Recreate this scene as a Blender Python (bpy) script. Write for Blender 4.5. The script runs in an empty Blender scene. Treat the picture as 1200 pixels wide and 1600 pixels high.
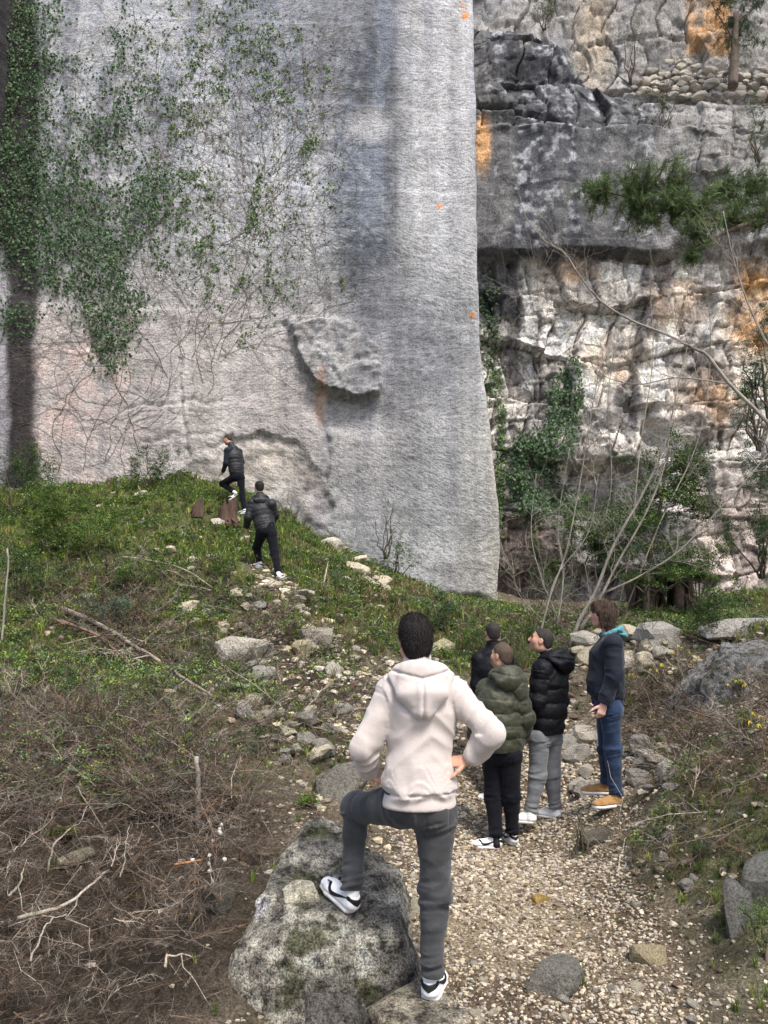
import bpy, bmesh, math, random
import numpy as np
from mathutils import Vector, Matrix
random.seed(7); RNG = np.random.default_rng(7)
S = bpy.context.scene
COL = S.collection
# ---------------------------------------------------------------- camera, sky, sun, exposure
PITCH = math.radians(8.5)
CAMZ = 1.75
cam_d = bpy.data.cameras.new('camera'); cam = bpy.data.objects.new('camera', cam_d); COL.objects.link(cam)
cam.location = (0, 0, CAMZ); cam.rotation_euler = (math.radians(90) + PITCH, 0, 0)
cam_d.sensor_fit = 'VERTICAL'; cam_d.sensor_height = 36; cam_d.sensor_width = 27; cam_d.lens = 27
cam_d.clip_start = 0.05; cam_d.clip_end = 500
S.camera = cam
W = bpy.data.worlds.new('World'); S.world = W; W.use_nodes = True
wn = W.node_tree.nodes; wl = W.node_tree.links
sky = wn.new('ShaderNodeTexSky'); sky.sky_type = 'NISHITA'; sky.sun_disc = False
SUN_EL, SUN_AZ = math.radians(58), math.radians(150)      # azimuth measured clockwise from +Y: high, behind and to the right
sky.sun_elevation = SUN_EL; sky.sun_rotation = SUN_AZ; sky.air_density = 1.0; sky.dust_density = 4.0; sky.ozone_density = 0.6
bg = wn['Background']; bg.inputs['Strength'].default_value = 0.105
wl.new(sky.outputs['Color'], bg.inputs['Color'])
sun_d = bpy.data.lights.new('sun', 'SUN'); sun_d.energy = 1.5; sun_d.angle = math.radians(14); sun_d.color = (1.0, 0.95, 0.88)
sun = bpy.data.objects.new('sun', sun_d); COL.objects.link(sun)
sdir = Vector((math.sin(SUN_AZ) * math.cos(SUN_EL), math.cos(SUN_AZ) * math.cos(SUN_EL), math.sin(SUN_EL)))
sun.rotation_euler = sdir.to_track_quat('Z', 'Y').to_euler()
S.view_settings.view_transform = 'Standard'; S.view_settings.look = 'None'; S.view_settings.gamma = 1
S.view_settings.use_curve_mapping = False
S.view_settings.exposure = 1.38

# ---------------------------------------------------------------- photograph measurements -> metres
FPX = 1200.0
def P(px, py, Y):
    v = (800 - py) / FPX; h = (px - 600) / FPX
    dy = math.cos(PITCH) - v * math.sin(PITCH); dz = math.sin(PITCH) + v * math.cos(PITCH)
    return np.array([h * Y / dy, Y, CAMZ + dz / dy * Y])
def proj(p):
    p = np.asarray(p, float); x = p[..., 0]; y = p[..., 1]; z = p[..., 2] - CAMZ
    f = y * math.cos(PITCH) + z * math.sin(PITCH); u = -y * math.sin(PITCH) + z * math.cos(PITCH)
    f = np.where(f < 0.05, 0.05, f)
    return 600 + FPX * x / f, 800 - FPX * u / f

# ---------------------------------------------------------------- noise
def _h(ix, iy, iz, seed):
    h = (ix.astype(np.int64) * 374761393 + iy.astype(np.int64) * 668265263 + iz.astype(np.int64) * 1274126177 + seed * 974634777) & 0xffffffff
    h = ((h ^ (h >> 13)) * 1274126177) & 0xffffffff
    h = ((h ^ (h >> 15)) * 2246822519) & 0xffffffff
    return ((h ^ (h >> 16)) & 0xffffff) / float(0xffffff)
def vnoise(x, y, z=0.0, seed=0):
    x, y, z = np.broadcast_arrays(np.asarray(x, float), np.asarray(y, float), np.asarray(z, float))
    ix, iy, iz = np.floor(x), np.floor(y), np.floor(z)
    fx, fy, fz = x - ix, y - iy, z - iz
    fx = fx * fx * (3 - 2 * fx); fy = fy * fy * (3 - 2 * fy); fz = fz * fz * (3 - 2 * fz)
    r = 0
    for a in (0, 1):
        wx = fx if a else 1 - fx
        for b in (0, 1):
            wy = fy if b else 1 - fy
            for c in (0, 1):
                wz = fz if c else 1 - fz
                r = r + wx * wy * wz * _h(ix + a, iy + b, iz + c, seed)
    return r * 2 - 1
def fbm(x, y, z=0.0, oct=4, seed=0, gain=0.5):
    r = 0; a = 1.0; f = 1.0; t = 0
    for i in range(oct):
        r = r + a * vnoise(np.asarray(x) * f + 17.3 * i, np.asarray(y) * f + 9.1 * i, np.asarray(z) * f, seed + i); t += a
        a *= gain; f *= 2.03
    return r / t
def voro(x, y, seed=0):
    x = np.asarray(x, float); y = np.asarray(y, float)
    ix, iy = np.floor(x), np.floor(y); f1 = np.full(x.shape, 9.0); f2 = np.full(x.shape, 9.0)
    idv = np.zeros(x.shape); cx = np.zeros(x.shape); cy = np.zeros(x.shape); zz = np.zeros(x.shape)
    for a in (-1, 0, 1):
        for b in (-1, 0, 1):
            jx = ix + a; jy = iy + b
            qx = jx + _h(jx, jy, zz, seed); qy = jy + _h(jx, jy, zz, seed + 5)
            d = np.hypot(x - qx, y - qy); m = d < f1
            f2 = np.where(m, f1, np.minimum(f2, d)); idv = np.where(m, _h(jx, jy, zz, seed + 9), idv)
            cx = np.where(m, x - qx, cx); cy = np.where(m, y - qy, cy); f1 = np.where(m, d, f1)
    return f1, f2, idv, cx, cy
def sstep(a, b, x):
    t = np.clip((x - a) / (b - a), 0, 1); return t * t * (3 - 2 * t)
def blob(U, V, cu, cv, ru, rv, rot=0.0, soft=0.5):
    c, s = math.cos(math.radians(rot)), math.sin(math.radians(rot))
    a = ((U - cu) * c + (V - cv) * s) / ru; b = (-(U - cu) * s + (V - cv) * c) / rv
    return 1 - sstep(1 - soft, 1 + soft, np.sqrt(a * a + b * b))
def box(U, V, u0, v0, u1, v1, s=12.0):
    return sstep(u0 - s, u0 + s, U) * (1 - sstep(u1 - s, u1 + s, U)) * sstep(v0 - s, v0 + s, V) * (1 - sstep(v1 - s, v1 + s, V))
def polyd(U, V, pts):
    d = np.full(np.shape(U), 1e9)
    for (a, b), (c, e) in zip(pts[:-1], pts[1:]):
        l2 = (c - a) ** 2 + (e - b) ** 2 + 1e-9
        t = np.clip(((U - a) * (c - a) + (V - b) * (e - b)) / l2, 0, 1)
        d = np.minimum(d, np.hypot(U - a - t * (c - a), V - b - t * (e - b)))
    return d
def inpoly(U, V, pts):
    r = np.zeros(np.shape(U), bool); n = len(pts)
    for i in range(n):
        x0, y0 = pts[i]; x1, y1 = pts[(i + 1) % n]
        if y0 == y1: continue
        c = ((y0 > V) != (y1 > V)) & (U < (x1 - x0) * (V - y0) / (y1 - y0) + x0); r ^= c
    return r
def srgb(r, g, b):
    f = lambda c: (c / 255 / 12.92) if c <= 10 else ((c / 255 + 0.055) / 1.055) ** 2.4
    return np.array([f(r), f(g), f(b)])
def mixc(c, col, m):
    return c * (1 - m[..., None]) + np.asarray(col) * m[..., None]

# ---------------------------------------------------------------- meshes and objects
def tag(o, label=None, cat=None, group=None, kind=None):
    if label: o['label'] = label
    if cat: o['category'] = cat
    if group: o['group'] = group
    if kind: o['kind'] = kind
    return o
def empty(name, loc=(0, 0, 0), rz=0.0):
    o = bpy.data.objects.new(name, None); COL.objects.link(o); o.location = tuple(loc); o.rotation_euler = (0, 0, rz)
    o.empty_display_size = 0.2; return o
def link(name, me, parent=None, loc=None):
    o = bpy.data.objects.new(name, me); COL.objects.link(o)
    if parent is not None: o.parent = parent
    if loc is not None: o.location = tuple(loc)
    return o
def mkmesh(name, v, f, mat=None, col=None, smooth=True):
    v = np.asarray(v, np.float32); f = np.asarray(f, np.int32); k = f.shape[1]
    me = bpy.data.meshes.new(name)
    me.vertices.add(len(v)); me.vertices.foreach_set('co', v.ravel())
    me.loops.add(f.size); me.loops.foreach_set('vertex_index', f.ravel())
    me.polygons.add(len(f)); me.polygons.foreach_set('loop_start', np.arange(0, f.size, k, dtype=np.int32))
    me.polygons.foreach_set('use_smooth', np.full(len(f), bool(smooth)))
    if col is not None:
        a = me.color_attributes.new('col', 'FLOAT_COLOR', 'POINT')
        c = np.ones((len(v), 4), np.float32); c[:, :3] = col; a.data.foreach_set('color', c.ravel())
    me.update(calc_edges=True); me.validate()
    if mat: me.materials.append(mat)
    return me
class Geo:
    def __init__(s): s.V = []; s.F = []; s.C = []; s.n = 0
    def add(s, v, f, c=(1, 1, 1)):
        v = np.asarray(v, float).reshape(-1, 3); f = np.asarray(f, int)
        if f.shape[1] == 4: f = np.concatenate([f[:, [0, 1, 2]], f[:, [0, 2, 3]]])
        s.V.append(v); s.F.append(f + s.n); s.n += len(v)
        c = np.asarray(c, float); s.C.append(np.broadcast_to(c, (len(v), 3)) if c.ndim < 2 else c)
    def get(s): return np.concatenate(s.V), np.concatenate(s.F), np.concatenate(s.C)
    def mesh(s, name, mat, smooth=True):
        v, f, c = s.get(); return mkmesh(name, v, f, mat, c, smooth)
    def build(s, name, mat, parent=None, smooth=True, loc=None):
        return link(name, s.mesh(name, mat, smooth), parent, loc)
def grid_faces(nr, nc):
    i = np.arange(nr - 1)[:, None] * nc + np.arange(nc - 1)[None, :]
    return np.stack([i, i + 1, i + nc + 1, i + nc], -1).reshape(-1, 4)
def tube(pts, rad, sides=5, cap=True):
    pts = np.asarray(pts, float); n = len(pts); rad = np.broadcast_to(np.asarray(rad, float), (n,))
    t = np.gradient(pts, axis=0); t /= np.linalg.norm(t, axis=1)[:, None] + 1e-9
    ref = np.array([0, 0, 1.0]) if abs(t[0][2]) < 0.8 else np.array([1.0, 0, 0])
    a = np.cross(t, ref); a /= np.linalg.norm(a, axis=1)[:, None] + 1e-9; b = np.cross(t, a)
    an = np.linspace(0, 2 * math.pi, sides, endpoint=False)
    ring = pts[:, None] + rad[:, None, None] * (np.cos(an)[None, :, None] * a[:, None] + np.sin(an)[None, :, None] * b[:, None])
    v = ring.reshape(-1, 3)
    i = np.arange(n - 1)[:, None] * sides + np.arange(sides)[None]; j = np.arange(n - 1)[:, None] * sides + (np.arange(sides)[None] + 1) % sides
    f = np.stack([i, j, j + sides, i + sides], -1).reshape(-1, 4)
    f = np.concatenate([f[:, [0, 1, 2]], f[:, [0, 2, 3]]])
    if cap:
        v = np.concatenate([v, pts[-1:], pts[:1]]); c = n * sides; l = (n - 1) * sides; k = np.arange(sides)
        f = np.concatenate([f, np.stack([l + k, l + (k + 1) % sides, np.full(sides, c)], -1), np.stack([(k + 1) % sides, k, np.full(sides, c + 1)], -1)])
    return v, f
def smoothpath(pts, n):
    pts = np.asarray(pts, float); m = len(pts)
    if m < 3: t = np.linspace(0, 1, n)[:, None]; return pts[0] * (1 - t) + pts[-1] * t
    e = np.concatenate([[2 * pts[0] - pts[1]], pts, [2 * pts[-1] - pts[-2]]]); out = []
    for u in np.linspace(0, m - 1 - 1e-6, n):
        i = int(u); t = u - i; p0, p1, p2, p3 = e[i:i + 4]
        out.append(0.5 * (2 * p1 + (p2 - p0) * t + (2 * p0 - 5 * p1 + 4 * p2 - p3) * t * t + (3 * p1 - p0 - 3 * p2 + p3) * t ** 3))
    return np.array(out)
def rotz(a):
    c, s = np.cos(a), np.sin(a); z = np.zeros_like(c); o = np.ones_like(c)
    return np.stack([np.stack([c, -s, z], -1), np.stack([s, c, z], -1), np.stack([z, z, o], -1)], -2)
def rotx(a):
    c, s = np.cos(a), np.sin(a); z = np.zeros_like(c); o = np.ones_like(c)
    return np.stack([np.stack([o, z, z], -1), np.stack([z, c, -s], -1), np.stack([z, s, c], -1)], -2)
def roty(a):
    c, s = np.cos(a), np.sin(a); z = np.zeros_like(c); o = np.ones_like(c)
    return np.stack([np.stack([c, z, s], -1), np.stack([z, o, z], -1), np.stack([-s, z, c], -1)], -2)
def stamp(geo, tmpls, pos, R, sc, tint, which=None):
    """copy leaf / twig / pebble templates to many places (one mesh)"""
    n = len(pos); which = RNG.integers(0, len(tmpls), n) if which is None else which
    sc = np.asarray(sc, float); sc = sc[:, None] if sc.ndim == 1 else sc
    for k, (tv, tf, tc) in enumerate(tmpls):
        m = np.nonzero(which == k)[0]
        if len(m) == 0: continue
        v = np.einsum('nij,nmj->nmi', R[m], tv[None] * sc[m][:, None, :]) + pos[m][:, None]
        f = (tf[None] + (np.arange(len(m)) * len(tv))[:, None, None]).reshape(-1, 3)
        c = (tc[None] * tint[m][:, None]).reshape(-1, 3)
        geo.add(v.reshape(-1, 3), f, c)

# ---------------------------------------------------------------- materials
def newmat(name, rough=0.85, spec=0.3):
    m = bpy.data.materials.new(name); m.use_nodes = True; nt = m.node_tree; b = nt.nodes['Principled BSDF']
    b.inputs['Roughness'].default_value = rough; b.inputs['Specular IOR Level'].default_value = spec
    return m, nt, b
def nd(nt, typ, ins=None, **kw):
    n = nt.nodes.new(typ)
    for k, v in kw.items(): setattr(n, k, v)
    for k, v in (ins or {}).items():
        if isinstance(v, bpy.types.NodeSocket): nt.links.new(v, n.inputs[k])
        else: n.inputs[k].default_value = v
    return n
def ramp(nt, fac, stops):
    r = nt.nodes.new('ShaderNodeValToRGB'); nt.links.new(fac, r.inputs[0]); e = r.color_ramp.elements
    while len(e) < len(stops): e.new(0.5)
    for q, (p, c) in zip(e, stops): q.position = p; q.color = (*c, 1) if len(c) == 3 else c
    return r.outputs[0]
def gray(v): return (v, v, v)
def mul(nt, a, b, fac=1.0):
    n = nd(nt, 'ShaderNodeMix', data_type='RGBA', blend_type='MULTIPLY'); n.inputs[0].default_value = fac
    for s, v in ((6, a), (7, b)):
        if isinstance(v, bpy.types.NodeSocket): nt.links.new(v, n.inputs[s])
        else: n.inputs[s].default_value = (*v, 1)
    return n.outputs[2]
def mixn(nt, fac, a, b):
    n = nd(nt, 'ShaderNodeMix', data_type='RGBA')
    for s, v in ((0, fac), (6, a), (7, b)):
        if isinstance(v, bpy.types.NodeSocket): nt.links.new(v, n.inputs[s])
        else: n.inputs[s].default_value = v if s == 0 else (*v, 1)
    return n.outputs[2]
def noise(nt, vec, scale, detail=4, rough=0.6, dist=0.0):
    return nd(nt, 'ShaderNodeTexNoise', {'Vector': vec, 'Scale': scale, 'Detail': detail, 'Roughness': rough, 'Distortion': dist}).outputs['Fac']
def coords(nt): return nd(nt, 'ShaderNodeTexCoord').outputs['Object']
def math_(nt, op, a, b=0.0):
    return nd(nt, 'ShaderNodeMath', {0: a, 1: b}, operation=op).outputs[0]
def bump(nt, bsdf, height, strength=0.5, dist=0.05, normal=None):
    ins = {'Height': height, 'Strength': strength, 'Distance': dist}
    if normal is not None: ins['Normal'] = normal
    b = nd(nt, 'ShaderNodeBump', ins)
    nt.links.new(b.outputs[0], bsdf.inputs['Normal']); return b.outputs[0]
def attr(nt): return nd(nt, 'ShaderNodeAttribute', attribute_name='col').outputs['Color']

def rock_material(name, s=1.0, contrast=0.6, bdist=0.03, bstr=0.9, use_attr=True, base=(0.3, 0.3, 0.28), speck=True, moss=0.0):
    m, nt, b = newmat(name, 0.92, 0.2); co = coords(nt)
    c = attr(nt) if use_attr else nd(nt, 'ShaderNodeRGB').outputs[0]
    if not use_attr: c.default_value = (*base, 1)
    n1 = noise(nt, co, 3.0 * s, 6, 0.7); n2 = noise(nt, co, 17 * s, 5, 0.75); n3 = noise(nt, co, 60 * s, 3, 0.7)
    c = mul(nt, c, ramp(nt, n1, [(0.38, gray(1 - contrast)), (0.5, gray(1.0)), (0.62, gray(1.0 + contrast * 0.5))]))
    c = mul(nt, c, ramp(nt, n2, [(0.40, gray(1 - contrast * 0.9)), (0.50, gray(1.0)), (0.60, gray(1 + contrast * 0.6))]))
    if speck: c = mul(nt, c, ramp(nt, n3, [(0.42, gray(0.65)), (0.58, gray(1.2))]))
    if moss > 0:
        g = nd(nt, 'ShaderNodeNewGeometry'); nz = nd(nt, 'ShaderNodeSeparateXYZ', {0: g.outputs['Normal']}).outputs[2]
        mk = math_(nt, 'MULTIPLY', ramp(nt, noise(nt, co, 5 * s, 5, 0.75), [(0.5, gray(0)), (0.62, gray(1))]), moss)
        c = mixn(nt, mk, c, (0.055, 0.065, 0.012))
    nt.links.new(c, b.inputs['Base Color'])
    h = math_(nt, 'ADD', math_(nt, 'MULTIPLY', n1, 1.2), math_(nt, 'ADD', math_(nt, 'MULTIPLY', n2, 0.6), math_(nt, 'MULTIPLY', n3, 0.2)))
    bump(nt, b, h, bstr, bdist); return m
# ---------------------------------------------------------------- ground
_cp = [  # photograph point and distance of places on the ground
 (800,1600,3.72),(1150,1600,3.62),(1190,1350,4.55),(1000,1450,4.6),(1000,1300,6.0),(1100,1200,6.35),(670,1575,3.85),(760,1500,4.3),
 (800,1340,6.85),(845,1295,7.15),(945,1270,6.7),(757,1258,8.2),(870,1180,9.0),(900,1100,10.5),(900,1010,12.0),(700,1200,8.3),
 (1060,1010,11.5),(785,950,17.9),(720,945,17.0),(600,890,17.9),(500,842,17.9),(440,808,17.6),(300,752,17.9),(50,765,17.9),(180,755,17.9),
 (430,908,12.4),(375,795,16.0),(300,800,15.2),(380,1030,9.6),(300,1200,6.6),(200,1400,4.9),(100,1600,4.05),(400,1600,4.05),(150,810,15.0),(150,900,12.0),
 (150,1000,9.5),(20,1000,9.2),(20,1200,6.5),(600,1000,11.5),(600,1100,9.0),(560,1200,7.2),(470,1000,10.6),(520,930,13.5),(640,930,15.0),
 (450,1350,5.2),(350,1500,4.2),(620,1350,5.5),(650,1450,4.6),(950,945,20.5),(1150,935,20.0),(1190,1010,9.5),(1130,1120,8.0),(1190,1200,5.5),
 (850,960,19.0),(10,860,13.0),(400,860,14.2),(1050,960,15.0),(1180,965,14.0),(1060,1120,9.3)]
cps = np.array([P(*c) for c in _cp])
extra = np.array([(-11,3,0.6),(-11,8,2.2),(-12,13,4.0),(-13,17,5.5),(8,3,1.3),(9,7,2.2),(11,12,2.9),(12,16,3.2),(13,20,3.0),(-.75,3.65,-.28),(-.3,3.5,-.26),(-1.6,3.5,-.25),(0,0.5,-0.1),(-4,0.5,0.0),(4,0.5,0.25),
                  (-3,19.5,5.0),(1,19.5,3.0),(4,21.5,2.4),(10,21.5,2.6),(-9,19.5,5.6),(0,-3,0.0),(-5,-3,0.1),(5,-3,0.3)], float)
cps = np.concatenate([cps, extra])
def _tps_k(r): return np.where(r > 1e-9, r * r * np.log(r + 1e-12), 0)
def _tps_fit(p, lam=0.02):
    n = len(p); K = _tps_k(np.hypot(p[:, None, 0] - p[None, :, 0], p[:, None, 1] - p[None, :, 1])) + lam * np.eye(n)
    Q = np.column_stack([np.ones(n), p[:, :2]]); A = np.block([[K, Q], [Q.T, np.zeros((3, 3))]])
    return np.linalg.solve(A, np.concatenate([p[:, 2], np.zeros(3)]))
_w = _tps_fit(cps)
def ground0(x, y):
    x = np.asarray(x, float); y = np.asarray(y, float); sh = x.shape; X = np.clip(x.ravel(), -13, 13); Y = np.clip(y.ravel(), -4, 22); out = np.empty(len(X))
    for i in range(0, len(X), 40000):
        a = X[i:i + 40000]; b = Y[i:i + 40000]
        out[i:i + 40000] = _tps_k(np.hypot(a[:, None] - cps[None, :, 0], b[:, None] - cps[None, :, 1])) @ _w[:len(cps)] + _w[-3] + _w[-2] * a + _w[-1] * b
    return out.reshape(sh)
def pathmask(U, V):        # beaten gravel path, in photograph coordinates of the ground point
    pts = [(640, 1180), (760, 1170), (900, 1150), (1000, 1180), (990, 1260), (960, 1320), (1040, 1450), (1120, 1700), (560, 1900), (600, 1500), (600, 1330)]
    d = polyd(U, V, pts + pts[:1]); return np.where(inpoly(U, V, pts), d, -d)
def ground_detail(x, y):
    rough = fbm(x * 1.3, y * 1.3, 0, 4, 3) * 0.17 + 0.09 * np.abs(fbm(x * .8, y * .8, 0, 3, 5)) + fbm(x * 6, y * 6, 0, 3, 11) * 0.025
    return rough
_gx = np.concatenate([np.linspace(-60, -13.2, 12), np.arange(-13, 13.01, 0.07), np.linspace(13.2, 60, 12)])
_gy = np.concatenate([np.linspace(-60, -4.2, 12), np.arange(-4, 2.4, 0.4), np.arange(2.5, 9, 0.05), np.arange(9, 22.6, 0.08), np.linspace(23, 60, 8)])
GX, GY = np.meshgrid(_gx, _gy)
GZ0 = ground0(GX, GY)
_pu, _pv = proj(np.stack([GX, GY, GZ0], -1))
_pm = sstep(-30, 40, pathmask(_pu, _pv)) * (GY > 2.0)
GD = ground_detail(GX, GY) * (1 - 0.75 * _pm)
GZ = GZ0 + GD
# the ground meets the soles of those who stand on it
FEET = [(775,1309,6.88,.095),(802,1303,6.96,.095),(829,1270,7.08,.095),(868,1264,7.26,.095),(765,1240,8.3,.095),(784,1240,8.3,.095),(962,1242,6.69,.095),(948,1224,6.97,.095),
        (406,880,12.6,.095),(435,896,12.15,.1),(382,797,16.15,.1)]
fp = np.array([P(a, b, d) - (0, 0, h) for a, b, d, h in FEET])
sw = np.zeros(GX.shape); sd_ = np.zeros(GX.shape)
for q in fp:
    i = np.argmin(np.abs(_gx - q[0])); j = np.argmin(np.abs(_gy - q[1])); dz = q[2] - 0.012 - GZ[j, i]
    r2 = (GX - q[0]) ** 2 + (GY - q[1]) ** 2; w = np.exp(-r2 / .10) + 0.10 * np.exp(-r2 / 1.2); sw += w; sd_ += w * dz
GZ = GZ + sd_ / np.maximum(sw, .12) * np.clip(sw / .12, 0, 1)
def ground(x, y):
    x = np.asarray(x, float); y = np.asarray(y, float)
    i = np.clip(np.searchsorted(_gx, x) - 1, 0, len(_gx) - 2); j = np.clip(np.searchsorted(_gy, y) - 1, 0, len(_gy) - 2)
    tx = np.clip((x - _gx[i]) / (_gx[i + 1] - _gx[i]), 0, 1); ty = np.clip((y - _gy[j]) / (_gy[j + 1] - _gy[j]), 0, 1)
    return (GZ[j, i] * (1 - tx) + GZ[j, i + 1] * tx) * (1 - ty) + (GZ[j + 1, i] * (1 - tx) + GZ[j + 1, i + 1] * tx) * ty
def hit(px, py, y0=2.6, y1=21.0):
    """where the sight line of a photograph point meets the ground"""
    Y = np.linspace(y0, y1, 900); a = P(px, py, 1.0); z = CAMZ + (a[2] - CAMZ) * Y
    g = ground(a[0] * Y, Y); k = np.nonzero(z <= g)[0]; i = k[0] if len(k) else len(Y) - 1
    return np.array([a[0] * Y[i], Y[i], g[i]])
def gnormal(x, y, e=0.12):
    n = np.stack([ground(x - e, y) - ground(x + e, y), ground(x, y - e) - ground(x, y + e), np.full(np.shape(x), 2 * e)], -1)
    return n / np.linalg.norm(n, axis=-1, keepdims=True)
# zones of the ground, judged in photograph coordinates
def zones(U, V, x, y):
    n = fbm(x * 0.9, y * 0.9, 0, 4, 21); n2 = fbm(x * 3, y * 3, 0, 3, 22)
    path = sstep(-25, 35, pathmask(U, V) + n2 * 40)
    green = np.clip(blob(U, V, 130, 850, 330, 120, 8, .35) + blob(U, V, 320, 780, 190, 70, 0, .4) + blob(U, V, 520, 900, 130, 60, 35, .5)
        + blob(U, V, 700, 985, 150, 60, 10, .5) + blob(U, V, 130, 990, 200, 80, 0, .5) + blob(U, V, 1130, 960, 160, 40, 0, .5) + 0.7 * blob(U, V, 1120, 1300, 110, 120, 0, .5)
        + 0.6 * blob(U, V, 600, 960, 90, 50, 0, .5) + 0.5 * blob(U, V, 450, 1180, 130, 60, 0, .6) + 0.45 * blob(U, V, 160, 1110, 170, 70, 0, .6) + 0.5 * blob(U, V, 1180, 1440, 60, 160, 0, .5), 0, 1)
    brush = np.clip(blob(U, V, 150, 1430, 300, 250, 0, .35) + 0.9 * blob(U, V, 330, 1000, 230, 75, 12, .5) + 0.6 * blob(U, V, 60, 1200, 200, 100, 0, .5) + 0.8 * blob(U, V, 1030, 1100, 75, 45, 0, .4)
        + 0.6 * blob(U, V, 480, 1100, 130, 90, 40, .5) + 0.5 * blob(U, V, 900, 980, 90, 40, 0, .5), 0, 1)
    return path, np.clip(green + n * 0.5 * (green > 0.02), 0, 1) * (1 - path), np.clip(brush + n * 0.3 * (brush > 0.02), 0, 1) * (1 - path)
TRK = [(395, 880), (450, 895), (520, 960), (620, 1060), (570, 1190), (400, 1160), (320, 1070), (330, 1000), (420, 980)]
def track(U, V): d = polyd(U, V, TRK + TRK[:1]); return sstep(-18, 14, np.where(inpoly(U, V, TRK), d, -d))
U_, V_ = proj(np.stack([GX, GY, GZ], -1))
zp, zg, zb = zones(U_, V_, GX, GY)
c = np.zeros(GX.shape + (3,)) + np.array([0.10, 0.085, 0.06])
n = fbm(GX * 5, GY * 5, 0, 4, 31); n2 = fbm(GX * 1.6, GY * 1.6, 0, 4, 33)
c = mixc(c, (0.20, 0.17, 0.13), sstep(-0.1, 0.5, n))
c = mixc(c, (0.055, 0.07, 0.02), np.clip(zg * 0.9, 0, 1))
c = mixc(c, (0.035, 0.027, 0.020), zb * 0.9)
c = mixc(c, (0.16, 0.128, 0.085), zp * 0.95)
c = mixc(c, (0.085, 0.062, 0.042), zp * sstep(-0.15, 0.3, n2) * 0.85)
c = mixc(c, (0.36, 0.30, 0.20), zp * blob(U_, V_, 800, 1420, 110, 90, 0, .6) * 0.6)
m_ground, nt, b = newmat('soil_and_grit', 0.95, 0.15); co = coords(nt)
n1 = noise(nt, co, 14, 6, 0.75); n2_ = noise(nt, co, 70, 4, 0.7)
cc = mul(nt, attr(nt), ramp(nt, n1, [(0.32, gray(0.45)), (0.5, gray(1)), (0.66, gray(1.5))]))
cc = mul(nt, cc, ramp(nt, n2_, [(0.35, gray(0.5)), (0.5, gray(1)), (0.62, gray(1.7))]))
nt.links.new(cc, b.inputs['Base Color'])
bump(nt, b, math_(nt, 'ADD', n1, math_(nt, 'MULTIPLY', n2_, 0.5)), 1.0, 0.04)
gm = mkmesh('ground', np.stack([GX, GY, GZ], -1).reshape(-1, 3), grid_faces(*GX.shape), m_ground, c.reshape(-1, 3))
tag(link('ground', gm), kind='structure')
# ---------------------------------------------------------------- quarry faces
YW = 18.0
zr = np.arange(-1.0, 22.6, 0.055)
def edge_x(z):      # right-hand edge of the sawn face, leaning slightly and swelling at the foot
    return .045 * fbm(np.asarray(z) * 1.1, 3.3, 0, 3, 201) + .012 * fbm(np.asarray(z) * 6, 1.3, 0, 3, 202) + np.interp(z, [-1, 2.3, 4.5, 6.3, 8.5, 12, 22], [2.80, 2.80, 2.78, 2.60, 2.40, 2.34, 2.40])
left = [(-14.5, 6.0), (-9.75, 12.0)]
ncl, ncf, ncs = 60, 225, 60
rows = []
E_ = edge_x(zr)
tl = np.linspace(0, 1, 70)[:-1]; xf = np.linspace(0, 1, 245)[:-1]; ts = np.linspace(0, 1, 60)
XL = -9.7
Xw = np.empty((len(zr), 0)); Yw = np.empty((len(zr), 0))
lx = -11.5 + (XL + 11.5) * tl; ly = 11.0 + (YW - 11.0) * tl
fx = XL + (E_[:, None] - 0.12 - XL) * xf[None]
r = 0.12
ca = np.linspace(0, math.pi / 2, 7)
cxp = E_[:, None] - r + r * np.sin(ca)[None] ; cyp = YW + r - r * np.cos(ca)[None] + 0 * cxp
sx = E_[:, None] + 0.25 * ts[None][:, 1:]; sy = YW + r + (5.2) * ts[None][:, 1:] + 0 * sx
Xw = np.concatenate([np.broadcast_to(lx, (len(zr), len(lx))), fx, cxp, sx], 1)
Yw = np.concatenate([np.broadcast_to(ly, (len(zr), len(ly))), np.full(fx.shape, YW), cyp, sy], 1)
Zw = np.broadcast_to(zr[:, None], Xw.shape).copy()
nL = len(lx); front = (np.arange(Xw.shape[1]) >= nL)[None, :] * np.ones_like(Xw)
isfront = (Yw <= YW + 0.3) * (np.arange(Xw.shape[1])[None, :] >= nL)
U, V = proj(np.stack([Xw, Yw, Zw], -1))
wn_ = fbm(Xw * 1.2, Zw * 1.2, Yw, 4, 41); wf = fbm(Xw * 5, Zw * 5, Yw, 3, 45)
# relief: + is out of the wall, towards the camera
D = 0.10 * fbm(Xw * 0.35, Zw * 0.35, Yw * 0.3, 4, 40) + 0.035 * wn_ + 0.018 * wf
bandz = Zw + 0.06 * Xw + 0.10 * fbm(Xw * .3, Zw * .3, 0, 2, 48)
bi = np.floor(bandz / 1.15); bfr = bandz / 1.15 - bi
D += (0.022 * (_h(bi, bi * 0, bi * 0, 3) - 0.5) * 2 + 0.014 * (bfr - 0.5)) * sstep(-.5, .3, fbm(Xw * .6, bi * 3.1, 0, 2, 49))           # saw lifts
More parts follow.
